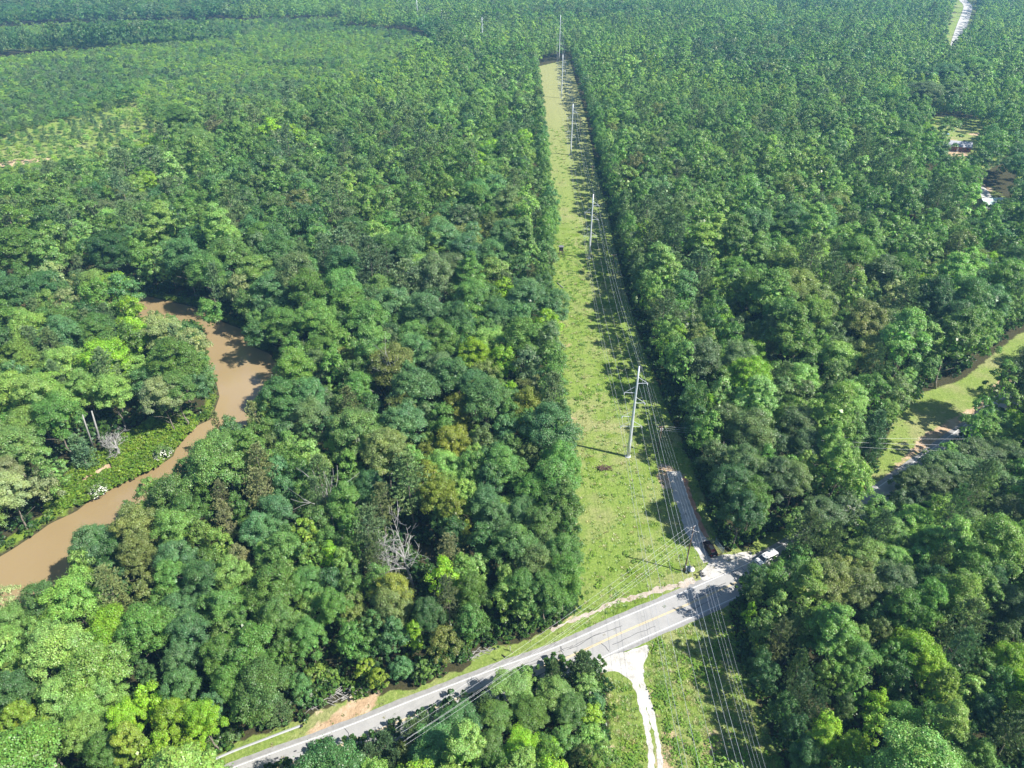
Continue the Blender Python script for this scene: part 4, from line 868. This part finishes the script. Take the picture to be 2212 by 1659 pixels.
def steel_pole(p, h, label, near=True, arms=ARMS, r=.52, rt=right):
    e = empty('steel_power_pole', p, label, 'power pole', 'steel poles of the transmission line')
    mb = MB(); n = 6; mb.tube([(0, 0, h * i / n) for i in range(n + 1)], [r * (1 - .62 * i / n) for i in range(n + 1)], 12); mb.build('pole', M['steel'], e, True)
    mb = MB(); mb.tube([(0, 0, -.1), (0, 0, .25)], [r * 1.5, r * 1.5], 12); mb.build('base_flange', M['steel'], e)
    tips = []
    for sgn, f, ln in arms:
        tip = rt * sgn * ln + Vector((0, 0, h * f)); mb = MB()
        mb.tube([(0, 0, h * f - .1), tip], [.07, .05], 6); mb.tube([(0, 0, h * f + ln * .7), tip], [.05, .04], 6); a = mb.build('arm', M['steel'], e)
        mb = MB()
        mb.tube([tip, tip - Vector((0, 0, .6))], [.035, .035], 6)
        for q in range(4): zz = tip - Vector((0, 0, .12 + .14 * q)); mb.tube([zz, zz - Vector((0, 0, .05))], [.11, .08], 8)
        mb.build('insulator', M['porcelain'], a); tips.append(Vector(p) + tip - Vector((0, 0, .7)))
    return tips + [Vector(p) + Vector((0, 0, h))]
TIPS = [steel_pole(p, h, l) for p, h, l in zip(POLES, hts, lab)]
offs = [t - Vector(POLES[0]) for t in TIPS[0]]
tips0 = [Vector(P0) + o_ for o_ in offs]
def far_pole(sx, sy, Y, h, label):
    u = (sx - CXS) / FS; v = -(sy - CYS) / FS; d = Vector((u, math.cos(PITCH) + v * math.sin(PITCH), -math.sin(PITCH) + v * math.cos(PITCH))); t = Y / d.y
    q = Vector((0, 0, H)) + d * t; return Vector((q.x, q.y, 0)), q.z, label
FP = [far_pole(1041, 37, 830, 0, 'first steel pole standing out of the far trees, left of the clearing end'), far_pole(954, 21, 915, 0, 'second steel pole rising out of the far trees, going left'),
      far_pole(900, 0, 1020, 0, 'third steel pole out of the far trees, near the top edge'), far_pole(858, -8, 1140, 0, 'leftmost and farthest steel pole, cut by the top edge')]
rt2 = Vector((.6, .8, 0)).normalized(); FT = []
for p, h, l in FP: FT.append(steel_pole(p, h, l, False, [(1, .93, 2.5), (-1, .85, 2.5), (1, .77, 2.5), (-1, .69, 2.5), (1, .60, 2.5), (-1, .52, 2.5)], .6, rt2))
wl = ['right upper', 'right middle', 'right lower', 'left upper', 'left middle', 'left lower', 'topmost shield']
for j in range(7):
    mb = MB(); pts = []
    seq = [tips0[j]] + [t[j] for t in TIPS] + [t[j] for t in FT]
    for a, b_ in zip(seq[:-1], seq[1:]):
        sg = min(4.0, ((b_ - a).length) ** 2 / 5200); seg = catenary(a, b_, sg); pts += seg[:-1]
    pts.append(seq[-1]); mb.tube(pts, .025 if j < 6 else .018, 4); tag(mb.build('transmission_wire', M['wire']), f'{wl[j]} wire strung along the tall steel poles above the clearing', 'wire', 'wires of the transmission line')
# wooden distribution poles
WP = [G(x / 1.3888, y / 1.3888) for x, y in [(2053,1715),(1973,1360),(1836,831),(1774,557),(1739,409)]]
wlab = ['brown wooden pole with crossarms beside the road, next to the white dish', 'dark wooden pole with equipment right of the nearest steel pole', 'wooden pole in shade between the first and second steel poles',
        'small wooden pole in the tree shade beyond the second steel pole', 'farthest small wooden pole, beside the third steel pole']
wh = [14.6, 9.6, 10.0, 10.6, 11.0]
def wood_pole(p, h, label, kind, rz=0.0):
    e = empty('wooden_utility_pole', p, label, 'utility pole', 'wooden poles along the right side of the clearing', rz)
    mb = MB(); mb.tube([(0, 0, h * i / 4) for i in range(5)], [.19 - .018 * i for i in range(5)], 8); mb.build('pole', M['wood'], e, True)
    att = []
    def arm(z, ln, a, m_=M['wood'], drop=0):
        d = Vector((math.cos(a), math.sin(a), 0)); mb = MB(); c = Vector((0, 0, z)); mb.box(c + Vector((-d.y, d.x, 0)) * .22, (ln, .12, .14), a); ar = mb.build('crossarm', m_, e)
        for s in (-1, 0, 1):
            q = c + d * ln * .46 * s + Vector((-d.y, d.x, 0)) * .22; mb = MB(); mb.tube([q + Vector((0, 0, .07)), q + Vector((0, 0, .17)), q + Vector((0, 0, .3))], [.07, .09, .04], 7); mb.build('insulator', M['porcelain'], ar); att.append((q + Vector((0, 0, .3))))
    if kind == 0:
        arm(h - .9, 2.6, R_(150) - rz, M['deadwood']); arm(h - .35, 1.3, R_(28) - rz, M['deadwood'])
        mb = MB(); mb.bar((.14, 0, h - 1.8), (.9, .25, h - 2.6), .05); mb.bar((-.14, 0, h * .62), (-1.6, -.8, h * .60), .05); mb.build('bracket', M['darkmetal'], e)
        mb = MB(); mb.box((.22, .0, 1.6), (.3, .2, .5)); mb.build('meter_box', M['steel'], e)
    elif kind == 1:
        arm(h - .4, 1.8, R_(0) - rz, M['wood']); arm(h - 1.0, 1.6, R_(80) - rz, M['wood'])
        mb = MB()
        for q in ((.35, .1), (-.3, -.1), (.1, .35)): mb.tube([(q[0], q[1], h - 1.6), (q[0], q[1], h - .8)], [.13, .13], 8)
        mb.build('cutouts', M['porcelain'], e)
    else: arm(h - .3, 2.0, R_(4) - rz)
    return [Vector(p) + a_ for a_ in att]
WA = [wood_pole(p, h, l, min(k, 2)) for k, (p, h, l) in enumerate(zip(WP, wh, wlab))]
def wire(name, seq, r, label, sagk=6000, grp='wires of the wooden pole line'):
    mb = MB(); pts = []
    for a, b_ in zip(seq[:-1], seq[1:]): pts += catenary(a, b_, (b_ - a).length ** 2 / sagk, 12)[:-1]
    pts.append(seq[-1]); mb.tube(pts, r, 4); return tag(mb.build(name, M['wire']), label, 'wire', grp)
Wm = WP[0] - (WP[2] - WP[1]).normalized() * 95
for j, (dx, dz) in enumerate([(-1.0, -.2), (0.1, .15), (1.0, -.2), (.35, -2.2)]):
    seq = [Vector(Wm) + Vector((dx, 0, 14.6 + dz))] + [Vector(p) + Vector((dx, 0, h + dz)) for p, h in zip(WP, wh)] + [Vector(WP[-1]) + (WP[-1] - WP[-2]) * 1.5 + Vector((dx, 0, 11 + dz))]
    wire('distribution_wire', seq, .016, ['left', 'top centre', 'right', 'low'][j] + ' wire running over the tops of the wooden poles')
qs = G(1205 / 1.3888, 2205 / 1.3888, 14.0)
for j in range(5):
    a = Vector(WP[0]) + Vector(((-1.15, -.3, .55, .0, 0)[j], (.75, .3, -.45, -.1, 0)[j], (13.75, 13.7, 13.7, 11.2, 9.6)[j])); b_ = qs + Vector(((-1.2, -.2, .9, .1, .1)[j], (1.0, .3, -.6, 0, 0)[j], (0, 0, 0, -2.0, -3.3)[j]))
    wire('roadside_wire', [a, b_], .012, ['first', 'second', 'third', 'fourth', 'lowest'][j] + ' wire from above, running from the crossarm pole down left across the road', 3000, 'wires along the road')
for j in range(3):
    a = Vector(WP[1]) + Vector((.9, .3 - .2 * j, 9.3 - .5 * j)); b_ = G(2120 - 6 * j, 948 + 14 * j, 10.5)
    wire('side_wire', [a, b_], .02, ['upper', 'middle', 'lower'][j] + ' wire from the dark wooden pole towards the side road', 5000, 'wires towards the side road')

# ------------------------------------------------------------------ vehicles
def wheel(mbt, mbr, x, y, r=.34, w_=.22):
    mbt.tube([(x, y - w_ / 2, r), (x, y + w_ / 2, r)], [r, r], 16); s = 1 if y > 0 else -1
    mbr.tube([(x, y + s * w_ / 2, r), (x, y + s * (w_ / 2 + .02), r)], [r * .6, r * .52], 12)
def vehicle(name, loc, rz, label, cat, paint, L_, W_, lower, cabin, glass_side, windshield, rear, extra=None):
    e = empty(name, loc, label, cat, None, rz)
    mb = MB(); mb.prism(lower, -W_ / 2, W_ / 2); mb.build('body', paint, e, False, .07)
    mb = MB(); n = len(cabin); ins = .12
    vs = []
    for x, z, k in cabin: vs.append((x, -W_ / 2 + .03 + k, z))
    for x, z, k in cabin: vs.append((x, W_ / 2 - .03 - k, z))
    mb.add(vs, [tuple(range(n)), tuple(range(2 * n - 1, n - 1, -1))] + [(i, i + n, (i + 1) % n + n, (i + 1) % n) for i in range(n)]); mb.build('roof', paint, e, False, .06)
    for (q, nm) in ((windshield, 'windscreen'), (rear, 'rear_window')):
        if q:
            (xa, za, ka), (xb, zb, kb) = q; dx, dz = xb - xa, zb - za; l = math.hypot(dx, dz); nx_, nz_ = (dz / l, -dx / l) if nm == 'rear_window' else (-dz / l, dx / l)
            if nz_ < 0: nx_, nz_ = -nx_, -nz_
            o = .035; mb = MB(); A = [(xa + nx_ * o, -W_ / 2 + ka, za + nz_ * o), (xa + nx_ * o, W_ / 2 - ka, za + nz_ * o), (xb + nx_ * o, W_ / 2 - kb, zb + nz_ * o), (xb + nx_ * o, -W_ / 2 + kb, zb + nz_ * o)]
            Bq = [(x - nx_ * .05, y, z - nz_ * .05) for x, y, z in A]; mb.add(A + Bq, [(0,1,2,3),(7,6,5,4),(0,4,5,1),(1,5,6,2),(2,6,7,3),(3,7,4,0)]); mb.build(nm, M['glass'], e)
    for s in (-1, 1):
        for (x0_, x1_, za, zb, k0, k1) in glass_side:
            ya = s * (W_ / 2 - .03 - k0 + .012); yb_ = s * (W_ / 2 - .03 - k1 + .012); t = s * .03; mb = MB()
            A = [(x0_, ya, za), (x1_, ya, za), (x1_ - .05, yb_, zb), (x0_ + .05, yb_, zb)]; mb.add(A + [(x, y - t, z) for x, y, z in A], [(0,1,2,3),(7,6,5,4),(0,4,5,1),(1,5,6,2),(2,6,7,3),(3,7,4,0)]); mb.build('side_window', M['glass'], e)
        mb = MB(); fx = L_ / 2; mb.box((fx - .02, s * (W_ / 2 - .28), .72), (.08, .34, .18)); mb.build('headlight', M['lampclear'], e)
        mb = MB(); mb.box((-fx + .01, s * (W_ / 2 - .14), .95), (.08, .18, .34)); mb.build('tail_light', M['lampred'], e)
        mb = MB(); mb.box((fx * .36, s * (W_ / 2 + .1), 1.12), (.14, .2, .18)); mb.build('wing_mirror', M['blackplastic'], e)
        for wx in (L_ / 2 - .9, -L_ / 2 + 1.0):
            a, b_ = MB(), MB(); wheel(a, b_, wx, s * (W_ / 2 - .10)); w_ = a.build('wheel', M['tyre'], e); b_.build('rim', M['chrome'], w_)
    for sx_, nm in ((L_ / 2 + .03, 'front_bumper'), (-L_ / 2 - .03, 'rear_bumper')):
        mb = MB(); mb.box((sx_, 0, .48), (.14, W_ * .94, .22)); mb.build(nm, M['blackplastic'] if paint is M['maroon'] else M['whitepaint'], e, False, .03)
    if extra: extra(e)
    return e
def van_extra(e):
    mb = MB(); mb.box((2.80, 0, .82), (.06, 1.1, .22)); mb.build('grille', M['blackplastic'], e)
    for k in range(4):
        mb = MB(); mb.box((-2.3 + k * 1.0, 0, 2.075), (.05, 1.5, .02)); mb.build('roof_rib', M['whitepaint'], e)
vdir = G(*S7((1745,790)), 1) - G(*S7((2010,610)), 1); vrz = math.atan2(vdir.y, vdir.x); vc = (G(*S7((1745,790)), .9) + G(*S7((2010,610)), 1.4)) / 2
i_ = int(np.argmin([(Vector((p.x, p.y)) - Vector((vc.x, vc.y))).length for p in road])); d_ = (road[i_ + 1] - road[i_ - 1]).normalized(); vp = road[i_] + Vector((d_.y, -d_.x, 0)) * 1.45
vehicle('white_van', (vp.x, vp.y, .03), math.atan2(-d_.y, -d_.x), 'white full size van driving on the road past the gravel apron', 'van', M['whitepaint'], 5.6, 2.0,
        [(2.75,.3),(2.8,.95),(2.65,1.05),(1.75,1.18),(-2.8,1.2),(-2.8,.3)],
        [(1.85,1.16,0),(1.15,1.92,.16),(.9,2.02,.2),(-2.6,2.04,.2),(-2.76,1.9,.14),(-2.79,1.18,0)],
        [(.35,1.35,1.22,1.75,.03,.12),(-1.2,.15,1.25,1.75,.03,.12),(-2.55,-1.4,1.25,1.75,.03,.12)], ((1.78,1.24,.18),(1.2,1.87,.3)), ((-2.80,1.3,.25),(-2.77,1.82,.35)), van_extra)
def suv_extra(e):
    for s in (-1, 1):
        mb = MB(); mb.tube([(.5, s * .62, 1.66), (.4, s * .62, 1.74), (-1.6, s * .62, 1.76), (-1.7, s * .62, 1.66)], .03, 5); mb.build('roof_rail', M['chrome'], e)
    mb = MB(); mb.box((-2.36, 0, .78), (.03, .5, .14)); mb.build('number_plate', M['whitepaint'], e)
    mb = MB(); mb.box((-.55, 0, 1.685), (1.3, .85, .02)); mb.build('sunroof', M['glass'], e)
sa, sb = G(*S7((875,470)), 1.0), G(*S7((1000,680)), .8); sv = sa - sb
vehicle('maroon_suv', ((sa.x + sb.x) / 2, (sa.y + sb.y) / 2, .03), math.atan2(sv.y, sv.x), 'dark maroon estate car parked on the gravel drive beside the metal gate', 'car', M['maroon'], 4.65, 1.88,
        [(2.3,.28),(2.33,.75),(2.1,.92),(1.15,1.05),(-2.2,1.08),(-2.33,.9),(-2.33,.28)],
        [(1.2,1.03,0),(.45,1.55,.2),(.1,1.66,.24),(-1.7,1.66,.24),(-2.0,1.55,.2),(-2.28,1.06,.02)],
        [(.05,.9,1.08,1.42,.04,.17),(-.95,-.05,1.08,1.5,.04,.19),(-1.85,-1.05,1.08,1.46,.04,.18)], ((1.1,1.1,.14),(.42,1.56,.3)), ((-2.25,1.12,.16),(-1.98,1.57,.3)), suv_extra)
# far pickup by the house
pk = G(2040, 292)
vehicle('blue_pickup', (pk.x, pk.y, .03), R_(-12), 'light blue pickup truck parked under trees near the far right house', 'pickup truck', mat('pale_blue_paint', (.25,.42,.6), .3), 5.4, 1.9,
        [(2.7,.4),(2.7,1.0),(1.3,1.15),(-.6,1.15),(-.7,1.2),(-2.7,1.2),(-2.7,.4)], [(1.3,1.13,0),(.7,1.75,.2),(-.45,1.75,.2),(-.7,1.13,0)], [(-.4,.9,1.18,1.6,.03,.15)], ((1.22,1.2,.16),(.72,1.72,.3)), None)

# ------------------------------------------------------------------ gate, guardrail, sign, dish, pipes, deer stand
ga, gb = G(*S7((1025,500))), G(*S7((1150,660))); e = empty('metal_gate', ga, 'open blue grey wire mesh gate standing beside the parked maroon car', 'gate')
gd = Vector(gb - ga); gm = mat('blue_grey_steel', (.22,.30,.36), .45, .4)
mb = MB()
for z in (.15, 1.5): mb.bar(Vector((0, 0, z)), gd + Vector((0, 0, z)), .045, 6)
for t in (0, .5, 1): mb.bar(gd * t + Vector((0, 0, .15)), gd * t + Vector((0, 0, 1.5)), .045, 6)
mb.build('frame', gm, e)
mb = MB()
for k in range(1, 9): mb.bar(Vector((0, 0, .15 + k * .15)), gd + Vector((0, 0, .15 + k * .15)), .012, 4)
for k in range(1, 22): mb.bar(gd * k / 22 + Vector((0, 0, .15)), gd * k / 22 + Vector((0, 0, 1.5)), .012, 4)
mb.build('mesh_panel', gm, e)
for t in (0, 1.02):
    mb = MB(); mb.tube([gd * t, gd * t + Vector((0, 0, 1.9))], .07, 8); mb.build('post', gm, e)
# guardrail: W-beam on posts
rail = resample([tuple(G(x, y, .6)[:2]) for x, y in [(400,1672),(427,1657),(500,1625),(560,1602),(610,1583),(650,1568)]], 1.0)
e = empty('guardrail', rail[0], 'galvanised steel guardrail on posts along the verge at lower left', 'guardrail'); o0 = rail[0].copy(); rel = [p - o0 for p in rail]
prof = [(.0,.45),(.10,.50),(.02,.56),(.02,.62),(.10,.68),(.0,.74),(-.22,.74),(-.22,.70)]
vs = []; fs = []; n = len(rel); q = len(prof)
for i, p in enumerate(rel):
    d = (rel[min(i + 1, n - 1)] - rel[max(i - 1, 0)]).normalized(); r = Vector((d.y, -d.x, 0)); vs += [p + r * a + Vector((0, 0, z)) for a, z in prof]
for i in range(n - 1):
    for k in range(q - 1): fs.append((i * q + k, i * q + k + 1, (i + 1) * q + k + 1, (i + 1) * q + k))
mb = MB(); mb.add(vs, fs); mb.build('rail', mat('weathered_steel', (.36,.37,.38), .5, .3), e)
for i in range(1, n, 3):
    mb = MB(); mb.box(rel[i] + Vector((-.08, .14, .36)), (.14, .16, .74), .4); mb.build('post', M['wood'], e)
mb = MB(); mb.box(rel[-1] + Vector((.12, .02, .6)), (.45, .5, .42), math.atan2(rel[-1].y - rel[-2].y, rel[-1].x - rel[-2].x)); mb.build('end_terminal', [M['darkmetal']], e, False, .05)
# small black sign on a post
S14 = lambda z_: ((1400 + z_[0] / 7.373) / 1.3888, (1820 + z_[1] / 7.373) / 1.3888)
p = G(*S14((950, 1115))); e = empty('road_sign', p, 'small black rectangular sign seen from behind on the roadside verge', 'road sign')
t = G(*S14((815, 1095)), 2.2); tv = Vector(t - p)
mb = MB(); mb.bar((0, 0, 0), tv * 1.0, .04, 6); mb.build('post', M['darkmetal'], e)
mb = MB(); mb.box(tv, (1.0, .05, .62), -.65); mb.build('panel', M['blackplastic'], e)
p = G(*S14((965, 985))); mb = MB(); mb.tube([(0, 0, 0), (-.05, .05, 1.5)], .09, 7); o = mb.build('wooden_post', M['deadwood']); o.location = p; tag(o, 'short weathered wooden post at the edge of the wood by the black sign', 'post')
# white dish on post
p = G(*S7((560, 985))); p2 = G(*S7((618, 925)), .9); e = empty('white_dish', p2 * 1 - Vector((0, 0, .9)), 'white round shallow dish on a short post beside the wooden pole', 'dish')
mb = MB(); mb.tube([(0, 0, 0), (0, 0, .85)], .05, 6); mb.build('post', M['steel'], e)
mb = MB(); mb.tube([(0, 0, .84), (0, 0, .88), (0, 0, .98)], [.25, .7, .95], 20); mb.tube([(0, 0, .985), (0, 0, .94)], [.93, .3], 20, True); mb.build('dish', M['whitepaint'], e, True)
mb = MB(); mb.box((0, 0, .25), (.3, .3, .5)); o = mb.build('utility_pedestal', M['whitepaint'], None, False, .03); o.location = G(*S7((540, 985))); tag(o, 'small white utility box at the foot of the roadside wooden pole', 'utility box')
# black pipe scraps by the ditch
rg = random.Random(5)
p = G(*S7((730, 1035))); mb = MB()
for k in range(6):
    c = Vector((rg.uniform(-1.6, 1.6), rg.uniform(-.5, .5), .18)); c.y += c.x * .4; a0 = rg.uniform(0, 6.28)
    mb.tube([c + Vector((math.cos(a0 + t * .5) * .5, math.sin(a0 + t * .5) * .5, rg.uniform(0, .15))) for t in range(7)], .10, 6)
o = mb.build('black_pipe_scraps', M['blackplastic']); o.location = p; tag(o, 'heap of curved black pipe scraps beside the stone ditch near the road', 'pipe scraps')
p = G(*S7((1560, 640))); mb = MB(); mb.tube([(0, 0, 0), (0, 0, 1.0)], .07, 6); mb.box((0, 0, 1.15), (.5, .22, .26), .6); o = mb.build('mailbox', M['blackplastic']); o.location = p; tag(o, 'black mailbox on a post beside the gravel apron', 'mailbox')
# deer stand
p = G(1192 + 22, 566 - 5); S5 = lambda z_: ((1640 + z_[0] / 5.53) / 1.3888, (560 + z_[1] / 5.53) / 1.3888)
p = G(*S5((235, 1165))); e = empty('deer_stand', p, 'dark box hunting stand on stilts at the left edge of the clearing', 'deer stand')
hb = 3.1
mb = MB()
for sx_ in (-1, 1):
    for sy_ in (-1, 1): mb2 = MB(); mb2.bar((sx_ * .95, sy_ * .95, 0), (sx_ * .7, sy_ * .7, hb), .07, 6); mb2.build('leg', M['wood'], e)
for k in (-1, 1): mb.bar((-.88, k * .88, .9), (.75, k * .75, 2.6), .04); mb.bar((k * .88, -.88, .9), (k * .75, .75, 2.6), .04)
mb.build('brace', M['wood'], e)
mb = MB(); mb.box((0, 0, hb + .06), (1.9, 1.9, .12)); mb.build('floor', M['wood'], e)
mb = MB()
for s in (-1, 1):
    mb.box((s * .82, 0, hb + .5), (.06, 1.7, .75)); mb.box((0, s * .82, hb + .5), (1.58, .06, .75)); mb.box((s * .82, 0, hb + 1.62), (.06, 1.7, .3)); mb.box((0, s * .82, hb + 1.62), (1.58, .06, .3))
    for t in (-1, 1): mb.box((s * .8, t * .8, hb + 1.17), (.12, .12, .62))
mb.build('cabin', M['darkmetal'], e)
mb = MB(); mb.box((0, 0, hb + 1.82), (2.1, 2.1, .08)); mb.build('roof', mat('grey_roof', (.16,.16,.17), .6), e)
mb = MB()
for s in (-.22, .22): mb.bar((1.9, s, 0), (.95, s, hb), .035)
for k in range(8): t = (k + .5) / 8; mb.bar((1.9 - .95 * t, -.22, hb * t), (1.9 - .95 * t, .22, hb * t), .03)
mb.build('ladder', M['wood'], e)

# ------------------------------------------------------------------ houses in the trees at the far right
def house(name, p, L_, W_, hw, hr, rz, wm, rm, label, porch=False):
    e = empty(name, p, label, 'house', None, rz)
    mb = MB(); mb.box((0, 0, hw / 2), (L_, W_, hw)); mb.add([(-L_/2,-W_/2,hw),(-L_/2,W_/2,hw),(-L_/2,0,hw+hr*.95)], [(0,1,2)]); mb.add([(L_/2,-W_/2,hw),(L_/2,W_/2,hw),(L_/2,0,hw+hr*.95)], [(0,2,1)]); mb.build('wall', wm, e)
    mb = MB(); ov = .5
    for s in (-1, 1):
        A = [(-L_/2-ov, s*(W_/2+ov), hw-.2), (L_/2+ov, s*(W_/2+ov), hw-.2), (L_/2+ov, 0, hw+hr), (-L_/2-ov, 0, hw+hr)]; mb.add(A + [(x, y, z + .15) for x, y, z in A], [(0,1,2,3),(7,6,5,4),(0,4,5,1),(1,5,6,2),(2,6,7,3),(3,7,4,0)])
    rf = mb.build('roof', rm, e)
    mb = MB(); mb.box((L_ * .25, .6, hw + hr), (.7, .7, 1.2)); mb.build('chimney', noisy('brick', (.25,.1,.07), (.35,.17,.12), 3), rf)
    for k in (-.32, -.12, .22, .38):
        for s in (-1, 1): mb = MB(); mb.box((k * L_, s * (W_ / 2 + .02), hw * .58), (1.1, .08, 1.2)); mb.build('window', M['glass'], e)
    mb = MB(); mb.box((.05 * L_, -(W_ / 2 + .03), 1.05), (1.0, .08, 2.1)); mb.build('door', M['whitepaint'], e)
house('house', G(2062, 322), 16, 9, 2.8, 2.2, R_(-20), noisy('red_siding', (.3,.09,.06), (.4,.15,.1), 1), noisy('grey_shingles', (.28,.29,.31), (.4,.41,.43), 1.5), 'low house with grey shingle roof half hidden by trees at far right')
house('shed', G(2140, 446), 13, 7, 2.8, 1.6, R_(8), noisy('grey_siding', (.4,.4,.4), (.5,.5,.5), 1), noisy('green_metal_roof', (.42,.56,.50), (.55,.66,.6), 1), 'outbuilding with pale green metal roof among trees at right edge')

# ------------------------------------------------------------------ haze: the air between here and the far forest
mb = MB(); mb.box((0, 5500, 80), (19000, 17500, 166)); hz = mb.build('haze', []); tag(hz, 'thin blue summer haze over the far forest', 'haze', None, 'stuff')
hm = bpy.data.materials.new('haze'); hm.use_nodes = True; nt = hm.node_tree; nt.nodes.remove(nt.nodes['Principled BSDF'])
pv = nt.nodes.new('ShaderNodeVolumePrincipled'); pv.inputs['Color'].default_value = (.26, .58, 1.0, 1); pv.inputs['Density'].default_value = .00015; pv.inputs['Anisotropy'].default_value = .1
nt.links.new(pv.outputs[0], nt.nodes['Material Output'].inputs['Volume']); hz.data.materials.append(hm)
print('TREES', len(TREES), 'hand', HAND, 'individual', len(indiv), 'objects', len(bpy.data.objects))
